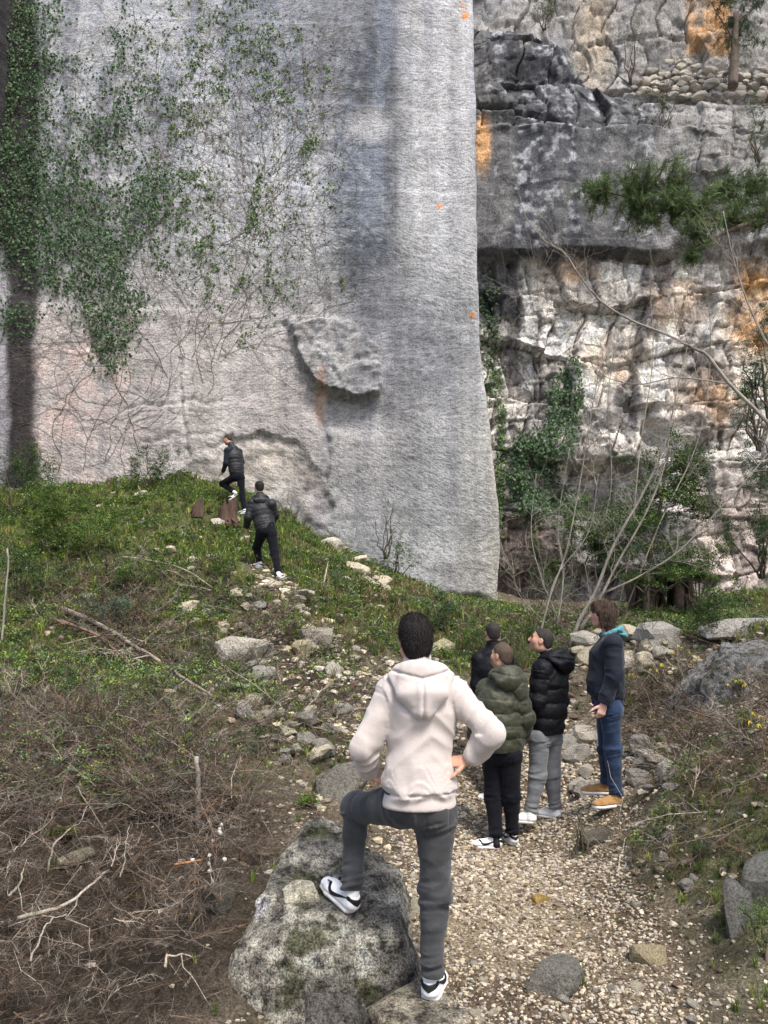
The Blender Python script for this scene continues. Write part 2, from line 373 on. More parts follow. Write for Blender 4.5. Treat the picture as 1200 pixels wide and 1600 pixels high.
# diagonal pick marks, leaning the other way in every lift
sg = np.where(_h(bi, bi * 0, bi * 0, 8) > 0.45, 1.0, -1.0)
wx = Xw + 0.25 * fbm(Xw * .8, Zw * .8, 0, 2, 70); wz = Zw + 0.25 * fbm(Xw * .8 + 9, Zw * .8, 0, 2, 71)
D += 0.007 * vnoise((wx * 0.35 + sg * wz * 0.94) * 8, (wx * 0.94 - sg * wz * 0.35) * 2.6, 0, 52) * isfront
blk = [(452, 505), (500, 497), (545, 500), (590, 540), (598, 610), (560, 625), (515, 612), (492, 598), (470, 560)]
inb = inpoly(U + wf * 3, V + wn_ * 3, blk) * isfront
db = polyd(U, V, blk + blk[:1])
lean = np.clip((V - 492) / 120, 0, 1) * .65 + np.clip((600 - U) / 120, 0, 1) * .35
slab = np.where(U + (V - 500) * -.35 < 505, np.floor((V - 495) / 15.0) * .017 - .06 + .03 * _h(np.floor((V + .4 * U) / 17.0), np.floor(U / 19), U * 0, 5), 0)
D += inb * (.05 + .24 * lean + slab + .07 * (np.abs(fbm(U / 26, V / 15, 0, 3, 210)) * 2 - .5) + .03 * wf - .05 * sstep(4, 1, polyd(U + 4 * wf, V, [(512, 498), (526, 540), (520, 575), (538, 615)])) - .035 * sstep(3, 1, polyd(U, V + 6 * wf, [(526, 575), (560, 560), (598, 548)])))
D -= isfront * 0.12 * blob(U, V, 545, 645, 75, 30, 12, .4) * (1 - inb)
D -= isfront * 0.09 * sstep(7, 1, polyd(U + wf * 9, V + wn_ * 8, [(443, 505), (465, 560), (494, 612), (500, 650), (512, 700), (508, 745)])) * (1 - inb)
D -= isfront * 0.07 * sstep(4, 0.5, polyd(U + wf * 7, V + wf * 7, [(282, 560), (284, 640), (292, 700), (288, 750)]))
D -= isfront * 0.055 * sstep(3.5, 0.5, polyd(U + wf * 5, V + wf * 12, [(190, 640), (240, 632), (300, 626), (345, 620)]))
D -= isfront * 0.04 * sstep(3.5, 0.5, polyd(U, V + wf * 12, [(225, 686), (300, 680), (330, 676)]))
arch = [(288, 760), (292, 710), (330, 685), (400, 676), (470, 690), (505, 740), (520, 800), (515, 900), (280, 900)]
ina = inpoly(U + wf * 22, V + wn_ * 22 + wf * 12, arch) * isfront; da = polyd(U, V, arch + arch[:1])
D -= ina * (0.045 * sstep(-.2, .4, wn_ + .2) + 0.12 * fbm(Xw * 2.2, Zw * 2.2, 0, 4, 61) + 0.05)
pk = sstep(750, 770, U + wf * 12 + wn_ * 14) * (V > 640) * isfront                             # pale strip beyond a groove at the edge
D -= isfront * 0.03 * sstep(7, 1, np.abs(U + wf * 14 + wn_ * 16 - 758)) * sstep(620, 700, V) + 0.03 * pk * (wf + 0.6)
D -= isfront * 0.25 * sstep(925, 938, V + wf * 8) * (U > 700)                       # broken foot of the face
D += (1 - isfront) * (np.arange(Xw.shape[1])[None, :] < nL) * (0.12 * fbm(Yw * 1.5, Zw * 0.8, 0, 4, 66))
corner = np.exp(-((Xw - E_[:, None]) / .35) ** 2) * (np.arange(Xw.shape[1])[None, :] >= nL)
D -= corner * (0.05 * sstep(.1, .6, fbm(Xw * 2, Zw * 2.4, Yw * 2, 4, 63)))
side = (Yw > YW + 0.3) * (np.arange(Xw.shape[1])[None, :] >= nL)
D += side * 0.25 * fbm(Yw, Zw, 0, 4, 67)
cc0 = nL + len(xf); _k = np.ones(41) / 41; _e = np.convolve(np.pad(D[:, cc0 - 10], 20, mode='edge'), _k, 'valid'); _w8 = np.linspace(0, 1, 10)[None]; D[:, cc0 - 10:cc0] = D[:, cc0 - 10:cc0] * (1 - _w8) + _e[:, None] * _w8
D[:, cc0:cc0 + 8] = D[:, cc0 - 1:cc0]; D[:, cc0 + 8:] = D[:, cc0 + 8:] * np.linspace(0, 1, D.shape[1] - cc0 - 8)[None] + D[:, cc0 - 1:cc0] * np.linspace(1, 0, D.shape[1] - cc0 - 8)[None]
nx = np.gradient(Yw, axis=1); ny = -np.gradient(Xw, axis=1); L = np.hypot(nx, ny) + 1e-9
VW = np.stack([Xw + D * nx / L * 1.0, Yw + D * ny / L, Zw], -1)
# stone colour
n = fbm(Xw * .5, Zw * .35, 0, 5, 80); nf = fbm(Xw * 2.5, Zw * 2.5, 0, 5, 81); st = fbm(Xw * 2.2, Zw * 0.16, 0, 4, 82)
c = np.zeros(Xw.shape + (3,)) + np.array([0.375, 0.385, 0.395])
c = mixc(c, (0.46, 0.46, 0.455), sstep(0.0, 0.5, n) * 0.7)
c = mixc(c, (0.33, 0.355, 0.41), sstep(480, 60, V) * 0.55 * sstep(-.5, .4, nf))
c = mixc(c, (0.43, 0.395, 0.375), blob(U, V, 250, 640, 330, 190, 0, .5) * 0.8)
c = mixc(c, (0.43, 0.31, 0.285), blob(U, V, 110, 640, 110, 140, 0, .6) * 0.6 * sstep(-.6, .4, nf))
c = mixc(c, (0.075, 0.085, 0.10), np.clip(blob(U + 12 * nf, V, 578, 245, 56, 250, 2, .45) * (.95 + .9 * st), 0, 1) * .92)
c = mixc(c, (0.15, 0.165, 0.20), np.clip(blob(U, V, 440, 60, 120, 100, 0, .6) * (.5 + .9 * st), 0, 1))
c = mixc(c, (0.20, 0.225, 0.275), sstep(-.05, .3, st) * sstep(520, 160, V) * .75)
c = mixc(c, (.17, .18, .205), np.clip(blob(U + 16 * nf, V, 505, 60, 40, 160, 0, .6) + blob(U + 10 * nf, V, 668, 60, 14, 190, 0, .6), 0, 1) * .6)
c = mixc(c, (0.46, 0.46, 0.47), blob(U, V, 580, 195, 38, 26, 0, .5) * 0.7)
c = mixc(c, (0.49, 0.495, 0.51), sstep(612, 650, U + st * 20) * sstep(748, 735, U) * sstep(470, 260, V) * 0.85)
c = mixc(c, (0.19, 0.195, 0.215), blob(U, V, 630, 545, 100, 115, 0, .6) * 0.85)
c = mixc(c, (0.21, 0.215, 0.225), blob(U, V, 570, 700, 90, 130, 0, .6) * 0.5 * sstep(-.5, .4, nf))
c = mixc(c, (0.24, 0.245, 0.245), blob(U, V, 690, 800, 70, 160, 0, .6) * 0.5)
c = mixc(c, (0.13, 0.13, 0.135), blob(U, V, 735, 905, 55, 32, 0, .4) * 0.75)
c = mixc(c, (0.42, 0.41, 0.38), sstep(690, 735, U) * sstep(450, 700, V) * 0.35)
c = mixc(c, (0.17, 0.175, 0.185), inb * 0.85 * sstep(-.5, .2, nf + .15)); c = mixc(c, (.06, .06, .06), inb * sstep(2.6, .8, polyd(U + 5 * wf, V + 4 * wf, [(470, 512), (500, 560), (520, 612)])) * .8); c = mixc(c, (.06, .06, .06), inb * sstep(2.4, .8, polyd(U + 5 * wf, V + 5 * wf, [(526, 540), (560, 556), (596, 545)])) * .7); c = mixc(c, (0.42, 0.42, 0.41), inb * sstep(.05, .35, nf) * 0.5)
c = mixc(c, (0.47, 0.43, 0.37), ina * blob(U, V, 430, 720, 90, 55, 0, .7) * 0.7); c = mixc(c, (0.30, 0.27, 0.26), ina * blob(U, V, 490, 760, 40, 90, 0, .6) * 0.5)
c = mixc(c, (0.52, 0.50, 0.44), pk * 0.6)
c = mixc(c, (0.50, 0.30, 0.19), isfront * blob(U + 8 * nf, V, 502, 620, 8, 38, 0, .6) * 0.65)
for (a_, b_, r_) in ((728, 25, 6), (685, 322, 4), (737, 490, 5), (722, 10, 3)): c = mixc(c, (0.62, 0.24, 0.05), isfront * blob(U + wf * 6, V + wf * 6, a_, b_, r_, r_, 0, .4) * 0.9)
pal = np.clip(sstep(.1, .5, fbm(Xw * 7, Zw * 7, 0, 3, 90)) * .22, 0, 1)
c = mixc(c, (.56, .56, .55), pal * isfront)
c = mixc(c, (0.030, 0.027, 0.029), sstep(68, 48, U + wn_ * 16) * sstep(2, 10, U + 30 * (V < 380) + wn_ * 8) * 0.95)  # shade of a recessed left corner, painted near-black onto the flat face
c = mixc(c, (0.30, 0.30, 0.33), sstep(16, 6, U + wn_ * 10) * sstep(380, 420, V) * 0.8)
c = mixc(c, (0.22, 0.20, 0.17), sstep(0.12, .55, st) * 0.35 * sstep(560, 300, U))
big = fbm(Xw * .28, Zw * .45, 0, 4, 91); c *= (1 + 0.26 * nf + 0.18 * st + .30 * big)[..., None]
c = np.clip(c * .93, 0.03, 0.7)
m_face, nt, b = newmat('sawn_limestone', 0.93, 0.15); co = coords(nt)
def streak(ang, seed):
    mp = nd(nt, 'ShaderNodeMapping', {'Vector': co, 'Rotation': (0, math.radians(ang), 0), 'Location': (seed, 0, seed)})
    sc = nd(nt, 'ShaderNodeMapping', {'Vector': mp.outputs[0], 'Scale': (6.5, 4, 15)})
    return noise(nt, sc.outputs[0], 1.0, 3, 0.6, 0.25)
sA, sB = streak(15, 0), streak(-24, 5)
sel = ramp(nt, noise(nt, nd(nt, 'ShaderNodeMapping', {'Vector': co, 'Scale': (0.15, 0.1, 0.85)}).outputs[0], 1.0, 1), [(0.46, gray(0)), (0.54, gray(1))])
sm = mixn(nt, sel, sA, sB); hz = noise(nt, nd(nt, 'ShaderNodeMapping', {'Vector': co, 'Scale': (0.6, 1, 12)}).outputs[0], 1.0, 4, 0.6)
fine = noise(nt, co, 22, 5, 0.75); spots = noise(nt, co, 9, 3, 0.8)
cc = mul(nt, attr(nt), ramp(nt, sm, [(0.35, gray(0.68)), (0.48, gray(1.0)), (0.64, gray(1.18))]))
cc = mul(nt, cc, ramp(nt, fine, [(0.38, gray(0.70)), (0.5, gray(1.0)), (0.62, gray(1.25))]))
cc = mul(nt, cc, ramp(nt, hz, [(0.34, gray(0.84)), (0.48, gray(1.0)), (0.66, gray(1.06))]))
vs_ = noise(nt, nd(nt, 'ShaderNodeMapping', {'Vector': co, 'Scale': (2.6, 1, .12)}).outputs[0], 1.0, 6, .7, .5)
cc = mul(nt, cc, ramp(nt, vs_, [(0.34, (.78, .79, .83)), (0.5, gray(1.0)), (0.70, gray(1.10))]))
cc = mul(nt, cc, ramp(nt, spots, [(0.24, gray(0.35)), (0.30, gray(1.0)), (0.70, gray(1.0)), (0.76, gray(1.5))]))
nt.links.new(cc, b.inputs['Base Color'])
bump(nt, b, math_(nt, 'ADD', math_(nt, 'ADD', math_(nt, 'MULTIPLY', sm, 0.6), math_(nt, 'MULTIPLY', hz, 0.15)), math_(nt, 'MULTIPLY', fine, 0.5)), 1.0, 0.05)
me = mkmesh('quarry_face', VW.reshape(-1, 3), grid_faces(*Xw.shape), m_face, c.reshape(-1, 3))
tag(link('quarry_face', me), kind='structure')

# broken cliff on the right, set back behind the sawn face
YC = 22.0
x = np.concatenate([np.arange(2.0, 13.2, 0.042), np.arange(13.2, 16.0, .1)]); z = np.concatenate([np.arange(1.4, 22.0, 0.045), np.arange(22.0, 27.0, 0.1)])
X, Z = np.meshgrid(x, z)
U, V = proj(np.stack([X, np.full(X.shape, YC), Z], -1))
n = fbm(X * .6, Z * .6, 0, 5, 100); nf = fbm(X * 3, Z * 3, 0, 4, 101); Uw = U + 9 * n; Vw = V + 8 * fbm(X * .9 + 5, Z * .9, 0, 4, 102)
upper = sstep(6, -6, Vw - np.interp(U, [740, 870, 905, 960, 1250], [20, 48, 98, 138, 140]))
massive = box(Uw, Vw, 700, 205, 1045, 402, 6); mid = box(U, Vw, 700, 60, 1400, 205, 8); frac = sstep(398, 408, Vw + 6 * nf)
d = -0.22 * n - 0.03 * nf
d += upper * 3.0 - massive * 0.38 + (1 - upper) * sstep(205, 120, V) * 0.6
TONE = 0.0
def blocks(su, sv, seed, amp, tilt, crack):
    Vv = Vw + .07 * Uw + 8 * n; r_ = Vv / sv + .45 * vnoise(Uw / 240, Vv / 300, 0, seed); ri = np.floor(r_); fr = r_ - ri; q = Uw / su + 7 * _h(ri, ri * 0, ri * 0, seed + 1) + .35 * vnoise(Vv / 60, ri, 0, seed + 4); ci = np.floor(q); fc = q - ci
    h1 = _h(ri, ci, ri * 0, seed + 2); h2 = _h(ri, ci, ri * 0, seed + 3) - .5; h3 = _h(ri, ci, ri * 0, seed + 5) - .5
    ed = np.minimum(np.minimum(fr, 1 - fr) * sv, np.minimum(fc, 1 - fc) * su)
    global TONE; TONE = TONE + (_h(ri, ci, ri * 0, seed + 12) - .5)
    return amp * (h1 - .5) + tilt * (h2 * (fc - .5) + h3 * (fr - .5)) * 2 + crack * sstep(2.6, 0.3, ed) * (_h(ri, ci, ri * 0, seed + 8) > .35)
def facets(su, sv, seed, amp, tilt, crack):
    f1, f2, idv, cx, cy = voro(Uw / su, Vw / sv, seed)
    idx = _h(np.floor(idv * 9999), idv * 0, idv * 0, seed + 1) - .5; idy = _h(np.floor(idv * 9999), idv * 0, idv * 0, seed + 2) - .5
    return amp * (idv - .5) + tilt * (idx * cx + idy * cy) * 2 + crack * sstep(0.04, 0.0, f2 - f1), f2 - f1
fa = blocks(50, 86, 110, .50, .26, .22); fb_, eb = facets(34, 26, 120, 0.08, 0.20, 0.08); fc_ = blocks(25, 34, 140, .10, .08, .10)
fb_ = fb_ + fc_
rf = frac * (1 - sstep(880, 900, V) * .5)
d += rf * (0.25 + fa + fb_ * 0.8) + (1 - rf) * (1 - massive) * (fa * .7 + fb_ * .5) + massive * (fa * .12)
d += -0.5 * blob(Uw, Vw, 830, 120, 95, 80, 15, .4) * (1 - upper)
d += 0.5 * blob(Uw, Vw, 935, 765, 90, 38, -4, .3) - 0.3 * blob(Uw, Vw, 930, 700, 90, 26, 0, .4) + .5 * blob(Uw, Vw, 1028, 672, 18, 18, 0, .4) - .3 * blob(Uw, Vw, 1075, 660, 45, 26, 0, .4)
d += 0.55 * sstep(6, 1, polyd(Uw, Vw, [(795, 405), (850, 398), (960, 402), (1045, 405)])) * 0.5
d += 0.35 * sstep(5, 1, polyd(U + 5 * nf, Vw, [(745, 175), (800, 178), (880, 205)])) + .3 * sstep(4, 1, polyd(U, V + 5 * nf, [(1095, 447), (1140, 448)]))
d += sstep(884, 892, V + 3 * nf) * 0.9 * sstep(1090, 1060, U)
d -= 0.35 * sstep(205, 214, V + 4 * nf) * sstep(950, 965, U) * (1 - massive) * sstep(400, 380, V)
Yc = YC + d
XX = X.copy(); U, V = proj(np.stack([XX, Yc, Z], -1)); 
c = np.zeros(X.shape + (3,)) + np.array([0.33, 0.32, 0.305])
st = fbm(X * 1.6, Z * 0.14, 0, 4, 130); g2 = fbm(X * 1.4, Z * 1.4, 0, 5, 131); g3 = fbm(X * 5, Z * 5, 0, 4, 132)
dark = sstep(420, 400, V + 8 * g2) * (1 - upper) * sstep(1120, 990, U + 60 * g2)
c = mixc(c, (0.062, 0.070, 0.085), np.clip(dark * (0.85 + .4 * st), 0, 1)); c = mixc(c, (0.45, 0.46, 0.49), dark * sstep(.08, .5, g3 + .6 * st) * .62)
c = mixc(c, (0.05, 0.052, 0.06), blob(U, V, 815, 105, 45, 30, 0, .5) * .85 + 0)
c = mixc(c, (0.24, 0.24, 0.235), (1 - upper) * sstep(1000, 1080, U) * sstep(400, 380, V) * .7)
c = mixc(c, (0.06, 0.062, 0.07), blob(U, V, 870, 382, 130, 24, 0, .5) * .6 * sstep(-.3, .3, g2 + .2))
pale = sstep(404, 416, V) * sstep(900, 700, V)
c = mixc(c, (0.66, 0.62, 0.57), pale * sstep(-.6, .05, g2 + .25 * g3) * .97)
c = mixc(c, (0.13, 0.13, 0.135), pale * sstep(0.08, .3, fbm(X * 1.1 + 40, Z * .35, 0, 5, 133)) * .8)
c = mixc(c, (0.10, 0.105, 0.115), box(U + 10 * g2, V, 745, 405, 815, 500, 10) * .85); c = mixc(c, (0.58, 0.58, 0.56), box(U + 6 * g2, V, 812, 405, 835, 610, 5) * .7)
c = mixc(c, (0.62, 0.63, 0.64), blob(U, V, 921, 430, 9, 22, 0, .4) * .9)
c = mixc(c, (0.17, 0.165, 0.16), sstep(740, 790, V + 20 * g2) * sstep(1080, 1000, U + 20 * g2) * .85); c = mixc(c, (0.13, 0.085, 0.065), sstep(790, 830, V) * sstep(900, 840, U + 15 * g2) * .6)
c = mixc(c, (0.42, 0.35, 0.315), sstep(700, 800, V + 30 * g2) * sstep(1060, 1100, U) * .8)
org = np.clip(blob(U, V, 1180, 500, 45, 60, 0, .5) + box(U, V, 1073, -60, 1142, 86, 6) + .7 * blob(U, V, 1175, 425, 30, 20, 0, .6) + .6 * blob(U, V, 895, 425, 45, 16, 0, .6) + .8 * blob(U, V, 755, 225, 12, 45, 0, .5) + .5 * blob(U, V, 1060, 470, 40, 40, 0, .6) + .45 * blob(U, V, 1120, 620, 60, 50, 0, .6) + .35 * blob(U, V, 960, 560, 50, 40, 0, .6) + .5 * blob(U, V, 930, 30, 18, 50, 0, .6), 0, 1)
c = mixc(c, (0.56, 0.33, 0.16), np.clip(org * (.75 + .9 * g2 + .5 * g3), 0, 1))
c = mixc(c, (0.32, 0.32, 0.33), upper * sstep(1070, 1050, U) * .6 * sstep(-.3, .3, g2)); c = mixc(c, (0.42, 0.36, 0.28), upper * blob(U, V, 925, 60, 30, 90, 0, .5) * .7)
c = mixc(c, (0.045, 0.055, 0.015), blob(U, V, 762, 607, 8, 12, 0, .5) * .8)
c *= (1 + .34 * g3 + .22 * g2 + .32 * TONE * (frac + .4))[..., None]
c = np.clip(c, .025, .72)
m_cliff = rock_material('weathered_limestone', 1.0, 0.42, 0.05, 1.0)
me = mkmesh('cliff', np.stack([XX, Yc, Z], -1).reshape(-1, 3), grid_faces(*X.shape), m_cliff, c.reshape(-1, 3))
tag(link('cliff', me), kind='structure')
CLX, CLZ, CLY = x, z, Yc
def cliff_y(xx, zz):
    i = np.clip(np.searchsorted(CLX, xx), 0, len(CLX) - 1); j = np.clip(np.searchsorted(CLZ, zz), 0, len(CLZ) - 1); return CLY[j, i]
# front relief lookup for things that cling to the sawn face
FR = VW[:, nL:nL + len(xf)]
def face_y(xx, zz):
    j = np.clip(np.searchsorted(zr, zz), 0, len(zr) - 1); t = (xx - XL) / (edge_x(zz) - XL); i = np.clip((t * len(xf)).astype(int), 0, len(xf) - 1); return FR[j, i, 1]
# ---------------------------------------------------------------- figures: implicit surfaces turned into continuous meshes
def unit(v): v = np.asarray(v, float); return v / (np.linalg.norm(v) + 1e-12)
class Field:
    def __init__(s, lo, hi, h):
        s.lo = np.asarray(lo, float) - 3 * h; s.h = h; s.n = np.ceil((np.asarray(hi) + 3 * h - s.lo) / h).astype(int) + 1
        s.d = np.full(s.n, 0.08, np.float32); s.ax = np.zeros(s.n, np.float32)
    def sub(s, lo, hi):
        a = np.clip(np.floor((lo - s.lo) / s.h).astype(int), 0, s.n); b = np.clip(np.ceil((hi - s.lo) / s.h).astype(int) + 1, 0, s.n)
        if np.any(b <= a): return None
        sl = tuple(slice(i, j) for i, j in zip(a, b))
        g = [(s.lo[i] + s.h * np.arange(a[i], b[i])).astype(np.float32) for i in range(3)]
        return sl, g[0][:, None, None], g[1][None, :, None], g[2][None, None, :]
    def comb(s, sl, d, k, ax=None, op='u'):
        o = s.d[sl]; d = d.astype(np.float32)
        if op == 'u':
            if ax is not None: s.ax[sl] = np.where(d < o, ax, s.ax[sl])
            if k > 0:
                h = np.clip(0.5 + 0.5 * (o - d) / k, 0, 1); s.d[sl] = o * (1 - h) + d * h - k * h * (1 - h)
            else: s.d[sl] = np.minimum(o, d)
        else:
            h = np.clip(0.5 - 0.5 * (o + d) / max(k, 1e-5), 0, 1); s.d[sl] = o * (1 - h) - d * h + k * h * (1 - h)
    def cone(s, a, b, ra, rb, k=0.02, side=None, flat=None, ax=None, op='u'):
        """tapered limb from a to b; ra, rb radii or (wide, deep) pairs with 'side' the wide direction"""
        a = np.asarray(a, float); b = np.asarray(b, float)
        ra = (ra, ra) if np.isscalar(ra) else ra; rb = (rb, rb) if np.isscalar(rb) else rb
        R = max(*ra, *rb) + k + 2.5 * s.h
        r_ = s.sub(np.minimum(a, b) - R, np.maximum(a, b) + R)
        if r_ is None: return
        sl, x, y, z = r_; ab = b - a; l = np.linalg.norm(ab) + 1e-9; w = ab / l
        sd = np.array([1.0, 0, 0]) if side is None else np.asarray(side, float)
        sd = unit(sd - w * np.dot(sd, w)); fr = np.cross(w, sd)
        px, py, pz = x - a[0], y - a[1], z - a[2]
        t = px * w[0] + py * w[1] + pz * w[2]; tc = np.clip(t / l, 0, 1)
        u = px * sd[0] + py * sd[1] + pz * sd[2]; v = px * fr[0] + py * fr[1] + pz * fr[2]; e = t - tc * l
        rx = ra[0] + (rb[0] - ra[0]) * tc; ry = ra[1] + (rb[1] - ra[1]) * tc; rm = np.minimum(rx, ry)
        q = np.sqrt((u / rx) ** 2 + (v / ry) ** 2 + (e / rm) ** 2)
        q2 = np.sqrt((u / rx ** 2) ** 2 + (v / ry ** 2) ** 2 + (e / rm ** 2) ** 2) + 1e-6
        d = q * (q - 1) / q2
        A = None if ax is None else (ax[0] + (ax[1] - ax[0]) * tc)
        s.comb(sl, d, k, A, op)
    def ell(s, c, r, k=0.02, R=None, op='u'):
        c = np.asarray(c, float); m = max(r) + k + 2.5 * s.h
        r_ = s.sub(c - m, c + m)
        if r_ is None: return
        sl, x, y, z = r_; R = np.eye(3) if R is None else R
        p = [(x - c[0]) * R[i][0] + (y - c[1]) * R[i][1] + (z - c[2]) * R[i][2] for i in range(3)]
        q = np.sqrt(sum((p[i] / r[i]) ** 2 for i in range(3))); q2 = np.sqrt(sum((p[i] / r[i] ** 2) ** 2 for i in range(3))) + 1e-6
        s.comb(sl, q * (q - 1) / q2, k, None, op)
    def cut(s, p, n, k=0.004):
        """remove everything on the side n points to"""
        n = unit(n); x, y, z = [(s.lo[i] + s.h * np.arange(s.n[i])).astype(np.float32) for i in range(3)]
        d = (x[:, None, None] - p[0]) * n[0] + (y[None, :, None] - p[1]) * n[1] + (z[None, None] - p[2]) * n[2]
        s.d = np.maximum(s.d, d.astype(np.float32))
    def disp(s, fn, band=4):
        i = np.nonzero(np.abs(s.d) < band * s.h); p = np.stack(i, -1) * s.h + s.lo
        s.d[i] += fn(p, s.ax[i]).astype(np.float32)
    def mesh(s):
        d = s.d; n = s.n; neg = d < 0
        c = np.zeros(n - 1, np.int8)
        for a in (0, 1):
            for b in (0, 1):
                for e in (0, 1): c += neg[a:n[0] - 1 + a, b:n[1] - 1 + b, e:n[2] - 1 + e]
        act = np.stack(np.nonzero((c > 0) & (c < 8)), -1); idx = np.full(n - 1, -1, np.int64)
        idx[act[:, 0], act[:, 1], act[:, 2]] = np.arange(len(act))
        sm = np.zeros((len(act), 3)); ct = np.zeros(len(act))
        for axis in range(3):
            o1, o2 = [i for i in range(3) if i != axis]
            for p in (0, 1):
                for q in (0, 1):
                    A = np.zeros(3, int); A[o1] = p; A[o2] = q; B = A.copy(); B[axis] = 1
                    da = d[tuple((act + A).T)]; db = d[tuple((act + B).T)]; m = (da < 0) != (db < 0)
                    t = np.where(m, da / np.where(m, da - db, 1), 0)
                    pt = A + 0.0 * sm; pt[:, axis] += t
                    sm += np.where(m[:, None], pt, 0); ct += m
        v = (act + sm / ct[:, None]) * s.h + s.lo
        F = []
        for axis in range(3):
            o1, o2 = (axis + 1) % 3, (axis + 2) % 3
            sl0 = [slice(1, -1)] * 3; sl0[axis] = slice(0, -1); sl1 = list(sl0); sl1[axis] = slice(1, None)
            a = neg[tuple(sl0)]; b = neg[tuple(sl1)]; e = np.stack(np.nonzero(a != b), -1)
            if len(e) == 0: continue
            fl = a[tuple(e.T)]; off = np.array([1, 1, 1]); off[axis] = 0; e = e + off
            q = []
            for (i, j) in ((0, 0), (-1, 0), (-1, -1), (0, -1)):
                k = e.copy(); k[:, o1] += i; k[:, o2] += j; q.append(idx[tuple(k.T)])
            q = np.stack(q, -1); q[~fl] = q[~fl][:, ::-1]; F.append(q)
        return v, np.concatenate(F)
def smooth_verts(v, f, it=2, lam=0.5):
    n = len(v)
    for _ in range(it):
        acc = np.zeros_like(v); ct = np.zeros(n)
        for a, b in ((0, 1), (1, 2), (2, 3), (3, 0)):
            for i, j in ((a, b), (b, a)):
                for k in range(3): acc[:, k] += np.bincount(f[:, i], v[f[:, j], k], n)
                ct += np.bincount(f[:, i], minlength=n)
        v = v + lam * (acc / np.maximum(ct, 1)[:, None] - v)
    return v

# cloth and skin materials
def cloth_material(name, col, rough=0.9, weave=260, fold=0.35, var=0.12, sheen=0.25, fscale=9, spec=0.2):
    m, nt, b = newmat(name, rough, spec); co = coords(nt)
    n1 = noise(nt, co, fscale, 3, 0.45, 0.2); n2 = noise(nt, co, weave, 2, 0.6)
    c = mul(nt, tuple(col), ramp(nt, n1, [(0.3, gray(1 - var)), (0.7, gray(1 + var))]))
    c = mul(nt, c, ramp(nt, n2, [(0.3, gray(0.85)), (0.7, gray(1.12))]))
    nt.links.new(c, b.inputs['Base Color']); b.inputs['Sheen Weight'].default_value = sheen; b.inputs['Sheen Roughness'].default_value = 0.5
    bump(nt, b, math_(nt, 'ADD', n1, math_(nt, 'MULTIPLY', n2, 0.04)), fold, 0.03); return m
m_skin, nt, b = newmat('skin', 0.5, 0.35)
nt.links.new(mul(nt, attr(nt), ramp(nt, noise(nt, coords(nt), 60, 3), [(0.3, gray(0.9)), (0.7, gray(1.07))])), b.inputs['Base Color'])
b.inputs['Subsurface Weight'].default_value = 0.12; b.inputs['Subsurface Radius'].default_value = (0.012, 0.005, 0.003); b.inputs['Subsurface Scale'].default_value = 1.0
def hair_material(name, col, hi):
    m, nt, b = newmat(name, 0.6, 0.2); co = coords(nt)
    n = noise(nt, nd(nt, 'ShaderNodeMapping', {'Vector': co, 'Scale': (150, 150, 18)}).outputs[0], 1.0, 4, 0.7, 0.6)
    nt.links.new(ramp(nt, n, [(0.35, tuple(col)), (0.7, tuple(hi))]), b.inputs['Base Color']); bump(nt, b, n, 1.0, 0.008); return m
m_hair_black = hair_material('black_hair', (0.007, 0.006, 0.006), (0.030, 0.025, 0.023))
m_hair_crop = hair_material('cropped_brown_hair', (0.05, 0.036, 0.026), (0.12, 0.085, 0.065))
m_hair_dark = hair_material('cropped_dark_hair', (0.018, 0.016, 0.015), (0.05, 0.045, 0.042))
m_hair_brown = hair_material('long_brown_hair', (0.028, 0.018, 0.013), (0.11, 0.072, 0.052))
m_white = cloth_material('white_leather', (0.78, 0.78, 0.79), 0.45, 300, 0.05, 0.03, 0, 9, 0.5)
m_sole = cloth_material('white_rubber', (0.68, 0.67, 0.64), 0.6, 300, 0.05, 0.06, 0)
m_blackt = cloth_material('black_trim', (0.012, 0.012, 0.013), 0.6, 300, 0.1, 0.1, 0)
m_sock = cloth_material('white_sock', (0.72, 0.72, 0.74), 0.95, 400, 0.2, 0.08, 0.2, 20)
m_suede = cloth_material('tan_suede', (0.30, 0.165, 0.06), 0.95, 200, 0.3, 0.2, 0.4, 14)
m_eye, nt, b = newmat('eye', 0.15, 0.6); b.inputs['Base Color'].default_value = (0.03, 0.02, 0.015, 1)

# shoe: toe along +Y, standing on z = 0, heel at y = 0; length 0.29 m
def shoe_meshes(key, m_up, m_so, m_trim, h, high=False):
    def make(fill, mat, nm, sm=2):
        F = Field((-.07, -.03, -.01), (.07, .32, .16), h); fill(F); v, f = F.mesh(); v = smooth_verts(v, f, sm); return mkmesh(nm, v, f, mat)
    def sole(F):
        F.cone((0, .045, .018), (0.004, .20, .018), (.043, .022), (.053, .022), .01, side=(1, 0, 0)); F.cone((0.004, .20, .018), (0.0, .255, .020), (.053, .022), (.040, .020), .01, side=(1, 0, 0))
        F.cut((0, 0, .0), (0, 0, -1)); F.cut((0, 0, .036), (0, 0, 1))
    def upper(F):
        F.cone((0, .045, .045), (0.003, .20, .038), (.039, .040), (.047, .034), .02, side=(1, 0, 0)); F.cone((0.003, .20, .040), (0, .248, .036), (.047, .034), (.038, .027), .02, side=(1, 0, 0))
        F.cone((0, .05, .05), (0, .055, .10 + .03 * high), (.037, .046), (.036, .047), .02, side=(1, 0, 0)); F.cone((0, .09, .08), (0, .18, .052), (.026, .026), (.024, .022), .02, side=(1, 0, 0))
        F.cut((0, 0, .030), (0, 0, -1)); F.cut((0, .02, .092 + .035 * high), (0, -0.15, 1))
        F.cone((0, .052, .075), (0, .050, .17), (.026, .033), (.028, .036), .003, side=(1, 0, 0), op='s')
    a = make(sole, m_so, key + '_sole'); u = make(upper, m_up, key + '_upper', 1)
    return u, a
